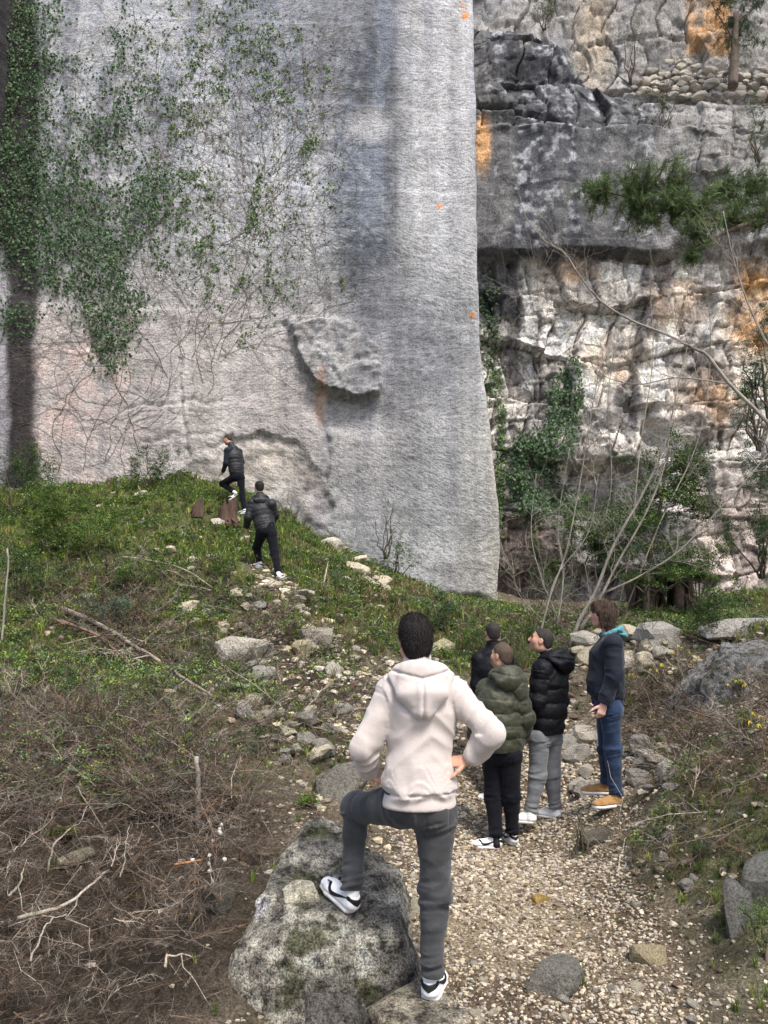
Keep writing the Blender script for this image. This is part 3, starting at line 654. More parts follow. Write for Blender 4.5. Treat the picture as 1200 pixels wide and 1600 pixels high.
from mathutils.bvhtree import BVHTree
def _bvh(me): return BVHTree.FromPolygons([v.co.copy() for v in me.vertices], [tuple(p.vertices) for p in me.polygons])
def side_stripe(key, mat, sgn, up):
    """curved tapering flash lying on the side of the shoe"""
    bv = _bvh(up); y = np.linspace(0.032, 0.205, 26); t = (y - .032) / .173
    zc = .084 - .040 * np.sin(np.clip(t * 1.2, 0, 1) * math.pi / 2) ** 1.3 + .036 * sstep(.72, 1.0, t); wd = .0028 + .0072 * sstep(0, .75, t) * (1 - .5 * sstep(.85, 1, t))
    V = []
    for off in (.0022, -.004):
        for k in (-1, -.33, .33, 1):
            for yy, zz, w_ in zip(y, zc, wd):
                h = bv.ray_cast(Vector((sgn * .12, yy, zz + k * w_)), Vector((-sgn, 0, 0)), .2)
                x = h[0].x if h[0] is not None else sgn * .036
                V.append((x + sgn * off, yy, zz + k * w_))
    n = len(y); f = grid_faces(4, n); return mkmesh(key, V, np.concatenate([f, f + 4 * n]), mat)
def heel_tab(mat, up):
    bv = _bvh(up); V = []; an = np.linspace(-75, 75, 15)
    for off in (.0025, -.004):
        for r_ in range(5):
            for a in an:
                top = .0915; lowz = .052 + .026 * abs(a / 75) ** .8; z = top + (lowz - top) * r_ / 4; d = Vector((math.sin(math.radians(a)), math.cos(math.radians(a)), 0))
                o = Vector((0, .055, z)) - d * .12; h = bv.ray_cast(o, d, .2); p = (h[0] if h[0] is not None else Vector((0, .055, z)) - d * .04) - d * off; V.append(tuple(p))
    n = 15; f = grid_faces(5, n); return mkmesh('heel_tab', V, np.concatenate([f, f + 5 * n]), mat)
_shoes = {}
def add_shoe(parent, base, ankle, heading, pitch=0.0, roll=0.0, style='white', sc=1.0, h=0.005):
    """heading in degrees clockwise from +Y, pitch up at the toe; ankle decides where the opening stands"""
    k = (style, h)
    if k not in _shoes:
        if style == 'suede': _shoes[k] = shoe_meshes('shoe', m_suede, m_sole, None, h, True)
        elif style == 'dark': _shoes[k] = shoe_meshes('shoe', m_blackt, m_sole, None, h, False)
        else: _shoes[k] = shoe_meshes('shoe', m_white, m_sole, m_blackt, h, False)
    if 'stripe' not in _shoes:
        u_ = _shoes[k][0]; _shoes['stripe'] = [side_stripe('side_stripe', m_blackt, s, u_) for s in (1, -1)]; _shoes['tab'] = heel_tab(m_blackt, u_); _shoes['wtab'] = [side_stripe('side_stripe_white', m_white, s, u_) for s in (1, -1)]
    o = link('shoe', _shoes[k][0], parent)
    M = Matrix.Rotation(math.radians(-heading), 4, 'Z') @ Matrix.Rotation(math.radians(pitch), 4, 'X') @ Matrix.Rotation(math.radians(roll), 4, 'Y') @ Matrix.Scale(sc, 4)
    loc = Vector(ankle) - (M @ Vector((0, .055, .095)))
    o.matrix_local = Matrix.Translation(loc) @ M
    link('sole', _shoes[k][1], o)
    if style == 'white':
        for q in _shoes['stripe']: link('side_stripe', q, o)
        link('heel_tab', _shoes['tab'], o)
    if style == 'dark':
        for q in _shoes['wtab']: link('side_stripe', q, o)
    L = Geo()      # laces
    if style != 'plain':
        for i in range(5):
            yy = .115 + .017 * i; zz = .092 - .0085 * i
            v, f = tube([(-.020, yy - .004, zz - .006), (0, yy, zz + .004 + .003), (.020, yy - .004, zz - .006)], .0028, 4); L.add(v, f)
        if ('laces', style) not in _shoes: _shoes[('laces', style)] = L.mesh('laces', m_suede if style == 'suede' else m_sock)
        link('laces', _shoes[('laces', style)], o)
    return o
SKIN = np.array([0.52, 0.30, 0.21]); 
class Person:
    def __init__(s, base, J, label, group=None, h=0.008, H=1.78, facing=0.0, head_dir=(0, 1, 0), head_up=(0, 0, 1), skin=SKIN):
        s.base = np.asarray(base, float); s.J = {k: np.asarray(v, float) - s.base for k, v in J.items()}; s.h = h; s.k = H / 1.78
        s.root = empty('person', base); tag(s.root, label, 'person', group)
        a = math.radians(facing); s.fwd = np.array([math.sin(a), math.cos(a), 0]); s.side = np.array([math.cos(a), -math.sin(a), 0])   # side = person's right
        s.hf = unit(head_dir); s.hu = unit(np.asarray(head_up, float) - s.hf * np.dot(head_up, s.hf)); s.hr = np.cross(s.hf, s.hu); s.skin = skin
        pts = np.array(list(s.J.values())); s.lo = pts.min(0) - .22; s.hi = pts.max(0) + .22
    def hp(s, r, f, u): return s.J['head'] + s.k * (r * s.hr + f * s.hf + u * s.hu)
    def hand(s, F, wrist, d, n, thumb, curl=(15, 25, 15), sc=1.0, spread=0.06):
        """d: wrist to knuckles, n: out of the back of the hand, thumb: side the thumb is on; curl bends away from n"""
        d = unit(d); n = unit(n - d * np.dot(n, d)); t = np.cross(d, n); t = t * np.sign(np.dot(t, thumb) or 1); w = np.asarray(wrist); S_ = s.k * sc
        F.cone(w - d * .03, w + d * .03 * S_, (.028 * S_, .021 * S_), (.036 * S_, .018 * S_), .012, side=t)
        F.cone(w + d * .03 * S_, w + d * .082 * S_, (.036 * S_, .018 * S_), (.040 * S_, .014 * S_), .012, side=t)
        for i, (off, L, r) in enumerate(((.029, .072, .0088), (.010, .080, .0092), (-.010, .074, .0088), (-.028, .058, .0078))):
            p = w + d * (.085 - .004 * abs(i - 1)) * S_ + t * off * S_; q = unit(d + t * spread * (1.5 - i)); m = n.copy()
            for j, fr in enumerate((.45, .30, .25)):
                a = math.radians(curl[j] + 4 * i); q, m = unit(q * math.cos(a) - m * math.sin(a)), unit(m * math.cos(a) + q * math.sin(a))
                e = p + q * L * fr * S_; F.cone(p, e, r * S_ * (1 - .08 * j), r * S_ * (1 - .08 * (j + 1)), .004); p = e
        p = w + d * .022 * S_ + t * .026 * S_; q = unit(d * .65 + t * .75 - n * .15)
        for L, r in ((.045, .0125), (.032, .0105), (.026, .0095)):
            e = p + q * L * S_; F.cone(p, e, r * S_, r * .93 * S_, .006); p = e; q = unit(q + d * .25 - n * .12)
    def body(s, hands=(), ankles_bare=False):
        J = s.J; k = s.k; F = Field(s.lo, s.hi, s.h); sd, fw = s.side, s.fwd
        # trunk, narrower than the clothes over it
        F.cone(J['pelvis'], J['waist'], (.125 * k, .085 * k), (.115 * k, .08 * k), .03, side=sd); F.cone(J['waist'], J['chest'], (.115 * k, .08 * k), (.13 * k, .09 * k), .03, side=sd)
        F.cone(J['chest'], J['neck'], (.13 * k, .085 * k), (.06 * k, .055 * k), .03, side=sd)
        F.cone(J['neck'], s.hp(0, -.02, -.03), .056 * k, .052 * k, .02)
        for q in 'LR':
            F.cone(J['chest'] * .4 + J['neck'] * .6, J['sh' + q], .055 * k, .045 * k, .03)
            F.cone(J['sh' + q], J['el' + q], .045 * k, .034 * k, .02); F.cone(J['el' + q], J['wr' + q], .034 * k, .024 * k, .01)
            F.cone(J['pelvis'], J['hip' + q], .08 * k, .075 * k, .03); F.cone(J['hip' + q], J['kn' + q], .07 * k, .045 * k, .02); F.cone(J['kn' + q], J['an' + q], .043 * k, .030 * k, .02)
            a = J['an' + q]; t = J.get('toe' + q)
        for hd in hands: s.hand(F, *hd[:4], **(hd[4] if len(hd) > 4 else {}))
        # head
        R = np.stack([s.hr, s.hf, s.hu]); hp = s.hp; E = lambda c, r, kk=.012, op='u': F.ell(hp(*c), tuple(k * np.array(r)), kk * k, R, op)
        E((0, -.012, .028), (.074, .094, .086), .01); E((0, .028, -.040), (.056, .062, .070), .03); E((0, .055, -.088), (.026, .024, .020), .025)
        for sx in (-1, 1):
            E((sx * .042, .045, -.018), (.026, .030, .028), .03); E((sx * .046, .0, -.062), (.018, .035, .03), .03)
            E((sx * .031, .092, .012), (.017, .013, .011), .012, 's')
            E((sx * .030, .080, .029), (.022, .010, .007), .012)
            E((sx * .075, -.008, -.004), (.009, .020, .032), .006); E((sx * .084, -.002, .002), (.005, .009, .017), .004, 's')
        F.cone(hp(0, .084, .016), hp(0, .108, -.022), .008 * k, .0115 * k, .010 * k); E((0, .100, -.029), (.016, .012, .008), .006)
        E((0, .084, -.050), (.022, .010, .0055), .006); E((0, .083, -.061), (.019, .010, .006), .005); E((0, .098, -.0555), (.02, .008, .0015), .003, 's')
        v, f = F.mesh(); v = smooth_verts(v, f, 1, .4)
        rel = (v - J['head']) / k; r = rel @ s.hr; fo = rel @ s.hf; u = rel @ s.hu
        c = np.tile(s.skin, (len(v), 1)); inh = np.linalg.norm(rel, axis=1) < .16
        lip = inh & (np.abs(r) < .023) & (fo > .075) & (np.abs(u + .0555) < .010); c[lip] = s.skin * [.80, .52, .52]
        rosy = np.exp(-((np.abs(r) - .045) ** 2 + (u + .02) ** 2) / .0006) * inh * (fo > .03); c *= 1 - rosy[:, None] * np.array([.0, .25, .22])
        c = np.where((inh & (fo > .03) & (u < -.035) & ~lip)[:, None], c * [.86, .84, .84], c)
        c[inh & (fo > .068) & (np.abs(np.abs(r) - .031) < .018) & (np.abs(u - .030) < .0055)] = (.03, .02, .015)
        link('body', mkmesh('body', v, f, m_skin, c), s.root)
        for sx in (-1, 1):
            g = Geo(); t = [hp(sx * .031 + .011 * math.cos(a) * 0, .080, .013) for a in (0,)][0]
            F2 = Field(t - .02, t + .02, .004); F2.ell(t, (.0115 * k,) * 3, 0); vv, ff = F2.mesh(); link('eye', mkmesh('eye', vv, ff, m_eye), s.root)
    def hair(s, mat, style='short', name='hair'):
        k = s.k; h = max(.005, s.h * .8); R = np.stack([s.hr, s.hf, s.hu]); c0 = s.J['head']; F = Field(c0 - .24, c0 + .2, h)
        E = lambda c, r, kk=.012, op='u': F.ell(s.hp(*c), tuple(k * np.array(r)), kk * k, R, op)
        if style == 'crop':
            E((0, -.014, .030), (.0775, .0975, .0895)); E((0, -.055, -.02), (.062, .052, .065), .02)
            F.cut(s.hp(0, .066, .060), s.hf * 1.0 - s.hu * .42); F.cut(s.hp(0, .0, .012), s.hf * .8 - s.hu * .9); F.cut(s.hp(0, -.07, -.062), -s.hu)
            F.disp(lambda p, a: .0012 * vnoise(p[:, 0] * 300, p[:, 1] * 300, p[:, 2] * 300))
        elif style == 'full':
            E((0, -.012, .040), (.086, .104, .096)); E((0, -.050, -.02), (.072, .062, .070), .03); E((0, .03, .095), (.06, .06, .035), .03); E((.0, -.055, -.065), (.055, .035, .05), .02)
            F.cut(s.hp(0, .085, .060), s.hf * 1.0 - s.hu * .35); F.cut(s.hp(0, .0, -.012), s.hf * .8 - s.hu * .75); F.cut(s.hp(0, -.05, -.108), -s.hu)
            F.disp(lambda p, a: .002 * fbm(p[:, 0] * 45, p[:, 1] * 45, p[:, 2] * 18, 3))
        elif style == 'long':
            E((0, -.018, .036), (.090, .108, .094)); 
            for sx in (-1, 1):
                F.cone(s.hp(sx * .068, .035, .03), s.hp(sx * .078, .012, -.075), .028 * k, .020 * k, .03); F.cone(s.hp(sx * .06, -.04, .0), s.hp(sx * .066, -.05, -.125), .045 * k, .026 * k, .04)
                F.cone(s.hp(sx * .03, .06, .085), s.hp(sx * .072, .058, .03), .022 * k, .014 * k, .03)
            F.cone(s.hp(0, -.07, .0), s.hp(0, -.085, -.125), (.07 * k, .045 * k), (.07 * k, .022 * k), .04, side=s.hr)
            F.ell(s.hp(0, .105, -.035), (.10, .068, .088), .01, R, 's')
            F.disp(lambda p, a: .0065 * fbm((p @ s.hf) * 70, (p @ s.hr) * 70, (p @ s.hu) * 9, 3) + .004 * np.sin((p @ s.hf) * 260 + 6 * fbm(p[:, 0] * 20, p[:, 1] * 20, p[:, 2] * 20, 2)))
        v, f = F.mesh(); v = smooth_verts(v, f, 1, .4); o = link(name, mkmesh(name, v, f, mat), s.root)
        if style != 'crop':     # loose strands give the outline its ragged edge
            rg = np.random.default_rng(len(v)); n = 5200; tri = f[rg.integers(0, len(f), n)]; p = v[tri].mean(1); kp = ~(((p - c0) @ s.hf > .035 * k) & ((p - c0) @ s.hu < .05 * k)); tri = tri[kp]; p = p[kp]; n = len(p); nr = np.cross(v[tri[:, 1]] - v[tri[:, 0]], v[tri[:, 2]] - v[tri[:, 0]]); nr /= np.linalg.norm(nr, axis=1)[:, None] + 1e-9
            dn = -s.hu if style == 'long' else unit(-s.hu - s.hf * .3); t = dn - nr * (nr @ dn)[:, None] + rg.normal(0, .10 if style == 'long' else .22, (n, 3)); t /= np.linalg.norm(t, axis=1)[:, None]
            L = rg.uniform(.03, .06, n) if style == 'long' else rg.uniform(.010, .020, n); w_ = np.cross(t, nr); w_ /= np.linalg.norm(w_, axis=1)[:, None] + 1e-9; w_ *= .0016
            a = p + nr * .0005; b = p + t * L[:, None] * .5 + nr * .0018; c = p + t * L[:, None] + nr * .0006
            V = np.stack([a - w_, a + w_, b + w_, b - w_, c], 1).reshape(-1, 3); Fq = (np.array([(0, 1, 2), (0, 2, 3), (3, 2, 4)])[None] + (np.arange(n) * 5)[:, None, None]).reshape(-1, 3)
            q = link('strands', mkmesh('strands', V, Fq, mat, smooth=False), o); q['kind'] = 'stuff'
        return o
    def trousers(s, mat, name='jeans', rt=(.095, .062, .058, .046), fold=.006, ank=0.02, h=None, waist=.15, bag=0.0):
        J = s.J; k = s.k; h = h or s.h; F = Field(s.lo, s.hi, h)
        F.cone(J['pelvis'] + (0, 0, .06), J['pelvis'], (waist * k, .105 * k), (.150 * k, .105 * k), .03, side=s.side)
        ends = []
        for q in 'LR':
            a, b, c = J['hip' + q], J['kn' + q], J['an' + q]; e = c + unit(c - b) * (-ank)
            F.cone(J['pelvis'] * .45 + a * .55, a, .098 * k, rt[0] * k, .04); F.cone(a, b, rt[0] * k, rt[1] * k, .025, ax=(0, 1)); F.cone(b, b + (e - b) * .35, rt[1] * k, rt[2] * k * 1.02, .03, ax=(1, 1.35))
            F.cone(b + (e - b) * .35, e, rt[2] * k * 1.02, rt[3] * k, .02, ax=(1.35, 2)); ends.append((e, unit(e - b)))
        F.ell(J['pelvis'] - s.fwd * .035 * k + (0, 0, -.04), (.125 * k, .078 * k, .09 * k), .04, np.stack([s.side, s.fwd, np.array([0, 0, 1.0])]))
        def fn(p, a):
            w = .25 + np.exp(-((a - 1) / .15) ** 2) * .8 + np.exp(-((a - 2) / .20) ** 2) * 1.2 + np.exp(-((a - .05) / .18) ** 2) * .5
            ring = 1 - 2 * np.abs(vnoise(a * 13 + 2.0 * p[:, 0] * 4, p[:, 0] * 7, p[:, 1] * 7, 9)); r2 = 1 - 2 * np.abs(vnoise(a * 7, p[:, 0] * 9 + a * 3, p[:, 1] * 9, 19))
            q = p - J['pelvis']; la = np.abs(np.abs(q @ s.side) - .078) - .055; lz = np.abs(q[:, 2] + .085) - .065; e = np.maximum(la, lz); pk_ = np.where((q @ s.fwd < 0) & (a < .6), .004 * np.exp(-(e / .005) ** 2) - .002 * (e < 0), 0)
            return pk_ - fold * w * (ring * .8 + .5 * r2) - fold * .5 * fbm(p[:, 0] * 7, p[:, 1] * 7, p[:, 2] * 5, 2, 5)
        F.disp(fn)
        for e, n in ends:      # trim only near each ankle
            R_ = .11; r_ = F.sub(e - R_, e + R_); sl, x, y, z = r_
            d = (x - e[0]) * n[0] + (y - e[1]) * n[1] + (z - e[2]) * n[2] - .012
            F.d[sl] = np.maximum(F.d[sl], d.astype(np.float32) * 1.0)
        v, f = F.mesh(); v = smooth_verts(v, f, 1, .4); return link(name, mkmesh(name, v, f, mat), s.root)
    def socks(s, mat=None):
        for q in 'LR':
            a = s.J['an' + q]; F = Field(a - .12, a + .12, max(.006, s.h)); u = unit(s.J['kn' + q] - a); F.cone(a - u * .05, a + u * .05, (.037 * s.k), (.040 * s.k), .005)
            v, f = F.mesh(); link('sock', mkmesh('sock', v, f, mat or m_sock), s.root)
    def top(s, mat, name='jacket', chest=(.19, .125), waist=(.175, .12), hem=(.18, .13), rs=(.075, .060, .050, .042), quilt=None, fold=.006, hem_drop=.05, band=0.0, collar=.06, h=None,
            hood=None, neck_r=.075, neckc=True, sleeves='LR', cuff=.03, seed=0):
        J = s.J; k = s.k; h = h or s.h; F = Field(s.lo, s.hi, h); sd = s.side
        bot = J['pelvis'] + (0, 0, -hem_drop); up = unit(J['chest'] - J['pelvis']); L = np.linalg.norm(J['chest'] - bot)
        F.cone(bot, J['waist'], tuple(k * np.array(hem)), tuple(k * np.array(waist)), .03, side=sd, ax=(0, L * .5)); F.cone(J['waist'], J['chest'], tuple(k * np.array(waist)), tuple(k * np.array(chest)), .03, side=sd, ax=(L * .5, L))
        yoke = (J['shL'] + J['shR']) / 2
        F.cone(J['chest'], yoke * .55 + J['neck'] * .45 - s.fwd * .01, tuple(k * np.array(chest)), (.115 * k, .085 * k), .04, side=sd, ax=(L, L * 1.2))
        if neckc: F.cone(J['neck'] - (0, 0, .05), J['neck'] + (s.hp(0, -.02, -.05) - J['neck']) * .45, neck_r * k * 1.15, neck_r * k * .92, .03)
        F.cut(bot - (0, 0, .015), (0, 0, -1))
        for q in sleeves:
            a, b, c = J['sh' + q], J['el' + q], J['wr' + q]; e = c - unit(c - b) * .0; l1 = np.linalg.norm(b - a); l2 = np.linalg.norm(e - b)
            F.cone(J['neck'] * .5 + a * .5 - (0, 0, .035), a, .075 * k, rs[0] * k, .05, ax=(L * 1.2, L * 1.2))
            F.cone(a, b, rs[0] * k, rs[1] * k, .03, ax=(2, 2 + l1)); F.cone(b, b + (e - b) * .8, rs[1] * k, rs[2] * k, .03, ax=(2 + l1, 2 + l1 + l2 * .8))
            F.cone(b + (e - b) * .78, e, rs[2] * k * .98, rs[3] * k, .008, ax=(2 + l1 + l2 * .8, 2 + l1 + l2))
        def fn(p, a):
            r = np.zeros(len(p))
            if quilt:
                sp, am = quilt; w = .25 * sp * fbm(p[:, 0] * 7, p[:, 1] * 7, p[:, 2] * 3, 2, 3 + seed)
                r -= am * (np.abs(np.sin(math.pi * (a + w) / sp)) ** .55 - .6)
                r -= am * .35 * fbm(p[:, 0] * 22, p[:, 1] * 22, p[:, 2] * 22, 3, 7)
            arm = a > 1.9; z = p[:, 2]; lat = p @ s.side
            f1 = np.where(arm, 1 - 2 * np.abs(vnoise(a * 17 + lat * 5, p[:, 0] * 8, p[:, 1] * 8, 15 + seed)), 1 - 2 * np.abs(vnoise(lat * 3.5 + 3, p[:, 1] * 3, z * 11 + 9 * np.abs(lat), 16 + seed)))
            f2 = np.where(arm, 1 - 2 * np.abs(vnoise(a * 9, p[:, 0] * 11 + a * 6, p[:, 1] * 11, 17 + seed)), 1 - 2 * np.abs(vnoise(lat * 9 + z * 6, p[:, 1] * 6, z * 7 - lat * 5, 19 + seed)))
            low = np.exp(-((a - .10) / .10) ** 2) * (~arm) * 1.1
            ls = np.linalg.norm(J['elL'] - J['shL']); elb = np.where(arm, .35 + .45 * np.exp(-((a - 2 - ls) / .12) ** 2) + .5 * np.exp(-((a - 2 - 1.85 * ls) / .08) ** 2), .5)
            elb = np.where(arm, elb, elb * sstep(.015, .07, a)); low = low * sstep(.015, .07, a)
            r -= fold * (elb + low) * (f1 + .5 * np.clip(f2, -.3, 1))
            if True:
                la = ls + np.linalg.norm(J['wrL'] - J['elL']); r += np.where(arm, .0045 * np.exp(-((a - 2.035) / .006) ** 2) + .006 * np.exp(-((a - 2 - la + .055) / .007) ** 2), 0)
            if band: r += np.where(~arm, .010 * np.exp(-((a - band) / .007) ** 2), 0)
            return r
        F.disp(fn)
        for q in sleeves:
            c, b = J['wr' + q], J['el' + q]; n = unit(c - b); R_ = .075; r_ = F.sub(c - R_, c + R_)
            if r_ is None: continue
            sl, x, y, z = r_; d = (x - c[0]) * n[0] + (y - c[1]) * n[1] + (z - c[2]) * n[2] + 0.0; rad = np.sqrt((x - c[0]) ** 2 + (y - c[1]) ** 2 + (z - c[2]) ** 2)
            F.d[sl] = np.where((rad < R_) , np.maximum(F.d[sl], d.astype(np.float32)), F.d[sl])
        v, f = F.mesh(); v = smooth_verts(v, f, 1, .4); o = link(name, mkmesh(name, v, f, mat), s.root); return o
    def hood(s, mat, drop=.17, wide=.12, thick=.05, puff=1.0, name='hood', off=0.0, quilt=0.0, pointed=True, h=None, top=0.02):
        J = s.J; k = s.k; n = J['neck']; bk = -s.fwd; h = h or s.h; F = Field(n - .34, n + .3, h); sd = s.side; up = np.array([0, 0, 1.0])
        # roll round the neck
        ring = []
        for i in range(15):
            a = math.radians(-150 + 300 * i / 14); ring.append(n + bk * (math.cos(a) * .088 + .012) * k + sd * math.sin(a) * .105 * k + up * (top + .016 * math.cos(a) - .02 * (1 - math.cos(a))) * k)
        for a, b in zip(ring[:-1], ring[1:]): F.cone(a, b, thick * .62 * k, thick * .62 * k, .02)
        tip = n + bk * (.125 + off) * k - up * drop * k
        mid = n + bk * (.118 + off * .7) * k - up * drop * .5 * k
        for sx in (-1, 1):
            A = n + sd * sx * wide * .86 * k + bk * .05 * k; B = mid + sd * sx * wide * (.60 if pointed else .85) * k
            F.cone(A, B, (thick * .9 * k, thick * .5 * k), (thick * .75 * k, thick * .5 * k), .03, side=sd); F.cone(B, tip + sd * sx * (.02 if pointed else .05) * k, (thick * .75 * k, thick * .5 * k), (thick * .6 * k, thick * .45 * k), .03, side=sd)
        F.cone(n + bk * .10 * k - up * .01 * k, mid, (wide * .85 * k, thick * .8 * puff * k), (wide * .8 * k, thick * .95 * puff * k), .03, side=sd)
        F.cone(mid, tip + up * .015, (wide * .8 * k, thick * .95 * puff * k), (wide * (.34 if pointed else .6) * k, thick * .75 * puff * k), .03, side=sd)
        def fn(p, a):
            q = p - n; lat = q @ sd; r = -.004 * fbm(p[:, 0] * 12, p[:, 1] * 12, p[:, 2] * 12, 3, 4)
            z_ = q[:, 2] / k
            if pointed: r += np.where((z_ < -.005), .006 * np.exp(-(np.abs(lat) / .004) ** 2) , 0) - .005 * np.exp(-((np.abs(lat) - .018) / .012) ** 2) * (z_ < -.02)
            r += .010 * np.exp(-((z_ + .018 - .25 * np.abs(lat)) / .007) ** 2) * (q @ bk > .04)
            if quilt: r -= quilt * (np.abs(np.sin(math.pi * z_ / .055)) ** .6 - .6)
            return r
        F.disp(fn)
        F.cone(n - up * .06, n + up * .16, .060 * k, .066 * k, .004, op='s')
        v, f = F.mesh(); v = smooth_verts(v, f, 1, .5); return link(name, mkmesh(name, v, f, mat), s.root)

m_cream = cloth_material('cream_sweatshirt_cotton', (0.50, 0.45, 0.425), 0.95, 350, 0.35, 0.05, 0.35, 7)
m_greyjean = cloth_material('washed_grey_denim', (0.047, 0.050, 0.053), 0.9, 380, 0.45, 0.35, 0.15, 10)
m_olive = cloth_material('olive_nylon', (0.034, 0.037, 0.021), 0.55, 120, 0.5, 0.15, 0.1, 16, 0.35)
m_blacknylon = cloth_material('black_nylon', (0.005, 0.0055, 0.008), 0.6, 120, 0.4, 0.2, 0.0, 16, 0.18)
m_blackshell = cloth_material('charcoal_nylon', (0.011, 0.012, 0.015), 0.55, 120, 0.5, 0.2, 0.05, 16, 0.3)
m_navy = cloth_material('navy_shell_cloth', (0.006, 0.009, 0.018), 0.75, 200, 0.5, 0.2, 0.1, 10, 0.2)
m_blacktrouser = cloth_material('black_jersey', (0.004, 0.0045, 0.008), 0.92, 300, 0.4, 0.25, 0.05, 9, .15)
m_greytrouser = cloth_material('grey_jersey', (0.15, 0.16, 0.17), 0.95, 300, 0.4, 0.12, 0.2, 9)
m_bluejean = cloth_material('blue_denim', (0.014, 0.030, 0.066), 0.9, 380, 0.5, 0.4, 0.15, 9)
m_teal = cloth_material('teal_cotton', (0.07, 0.22, 0.24), 0.9, 300, 0.5, 0.3, 0.2, 25)
m_purple = cloth_material('purple_case', (0.06, 0.03, 0.16), 0.4, 100, 0.0, 0.05, 0)
m_stripe = cloth_material('pale_trim', (0.62, 0.50, 0.46), 0.9, 300, 0.1, 0.05, 0)

# --- man in the cream hoodie, left foot up on the boulder
_J = dict(head=P(648, 1001, 3.92), neck=P(656, 1052, 3.90), chest=P(658, 1110, 3.90), waist=P(653, 1188, 3.90), pelvis=P(655, 1243, 3.90),
    shL=P(611, 1081, 3.90), elL=P(569, 1168, 3.86), wrL=P(575, 1207, 4.01), shR=P(709, 1083, 3.90), elR=P(769, 1145, 3.80), wrR=P(733, 1188, 3.86),
    hipL=P(632, 1258, 3.93), knL=P(556, 1263, 4.24), anL=P(550, 1394, 4.16), hipR=P(679, 1268, 3.90), knR=P(680, 1400, 3.93), anR=P(673, 1527, 3.90))
_J['toeL'] = _J['anL'] + (-.12, .12, -.04); _J['toeR'] = _J['anR'] + (.03, .16, -.05)
FOOT_L = _J['anL'].copy(); FOOT_R = _J['anR'].copy()
pr = Person(_J['anR'] - (0, 0, .095), _J, 'man in a cream hoodie and grey jeans with one foot up on the boulder', None, .0065, 1.78, -3, (-.25, 1, .12))
wl_, wr_ = pr.J['wrL'], pr.J['wrR']
pr.body(hands=[(wl_, (.95, -.06, -.36), (.15, -.65, .75), (.2, .6, .7), dict(curl=(12, 22, 18))), (wr_, (-.80, .22, -.10), (.1, -.55, .75), (-.1, -.6, -.4), dict(curl=(15, 30, 20)))])
pr.trousers(m_greyjean, 'jeans', (.099, .067, .056, .047), .016, .022, .0065)
pr.top(m_cream, 'hoodie', (.18, .112), (.146, .105), (.180, .142), (.066, .053, .045, .038), None, .021, .035, band=.065, h=.0065)
pr.hood(m_cream, .175, .140, .052, h=.0055)
pr.hair(m_hair_black, 'full')
pr.socks()
add_shoe(pr.root, 0, pr.J['anL'], -40, 16, 0, 'white', 1.06); add_shoe(pr.root, 0, pr.J['anR'], 14, 0, 0, 'white', 1.06)
# --- man in the olive puffer
Y = 6.93
_J = dict(head=P(783, 1025, Y), neck=P(788, 1053, Y), chest=P(785, 1092, Y), waist=P(783, 1135, Y), pelvis=P(783, 1168, Y),
    shL=P(761, 1077, Y + .06), elL=P(745, 1122, Y + .04), wrL=P(745, 1160, Y + .20), shR=P(808, 1076, Y - .06), elR=P(820, 1122, Y - .02), wrR=P(812, 1158, Y + .16),
    hipL=P(771, 1178, Y + .04), knL=P(770, 1245, Y + .05), anL=P(775, 1309, Y - .05), hipR=P(798, 1180, Y - .03), knR=P(799, 1245, Y), anR=P(802, 1303, Y + .03))
gz = float(min(_J['anL'][2], _J['anR'][2])) - .095
pr = Person((float(_J['pelvis'][0]), Y, gz), _J, 'man in an olive green puffer jacket and black trousers beside the cream hoodie', None, .008, 1.78, -22, (-.75, .75, .12))
pr.body(hands=[(pr.J['wrL'], (.2, .6, -.5), (-.5, .3, 0), (.3, .5, 0)), (pr.J['wrR'], (-.2, .6, -.5), (.5, .3, 0), (-.3, .5, 0))])
pr.trousers(m_blacktrouser, 'trousers', (.092, .070, .060, .054), .012, .02)
pr.top(m_olive, 'puffer_jacket', (.215, .155), (.215, .165), (.205, .155), (.085, .082, .078, .055), (.11, .015), .006, .02)
pr.hood(m_olive, .10, .125, .068, 1.2, pointed=False)
pr.hair(m_hair_crop, 'crop'); pr.socks(m_blackt)
add_shoe(pr.root, 0, pr.J['anL'], -80, 0, 0, 'white', .97); add_shoe(pr.root, 0, pr.J['anR'], -12, 0, 0, 'white', .97)
GROUND_PINS = [(_J['anL'], .095), (_J['anR'], .095)]
# --- man in the black puffer and grey trousers
Y = 7.18
_J = dict(head=P(845, 1001, Y), neck=P(861, 1030, Y), chest=P(858, 1066, Y), waist=P(855, 1106, Y), pelvis=P(852, 1138, Y),
    shL=P(848, 1048, Y - .12), elL=P(840, 1094, Y - .13), wrL=P(830, 1128, Y - .02), shR=P(872, 1048, Y + .12), elR=P(874, 1094, Y + .14), wrR=P(862, 1130, Y + .2),
    hipL=P(843, 1152, Y - .07), knL=P(840, 1212, Y - .07), anL=P(829, 1270, Y - .1), hipR=P(861, 1152, Y + .05), knR=P(862, 1210, Y + .06), anR=P(868, 1264, Y + .08))
gz = float(_J['anL'][2]) - .095
pr = Person((float(_J['pelvis'][0]), Y, gz), _J, 'man in a black puffer jacket and light grey trousers looking up to the left', None, .008, 1.78, -62, (-1, .28, .30))
pr.body(hands=[(pr.J['wrL'], (-.3, .3, -.5), (0, -1, 0), (-.5, .3, 0)), (pr.J['wrR'], (-.3, .3, -.5), (.3, 1, 0), (-.5, .3, 0))])
pr.trousers(m_greytrouser, 'trousers', (.098, .072, .064, .050), .012, .02)
pr.top(m_blacknylon, 'puffer_jacket', (.20, .16), (.20, .165), (.185, .155), (.092, .082, .074, .05), (.13, .016), .006, .03)
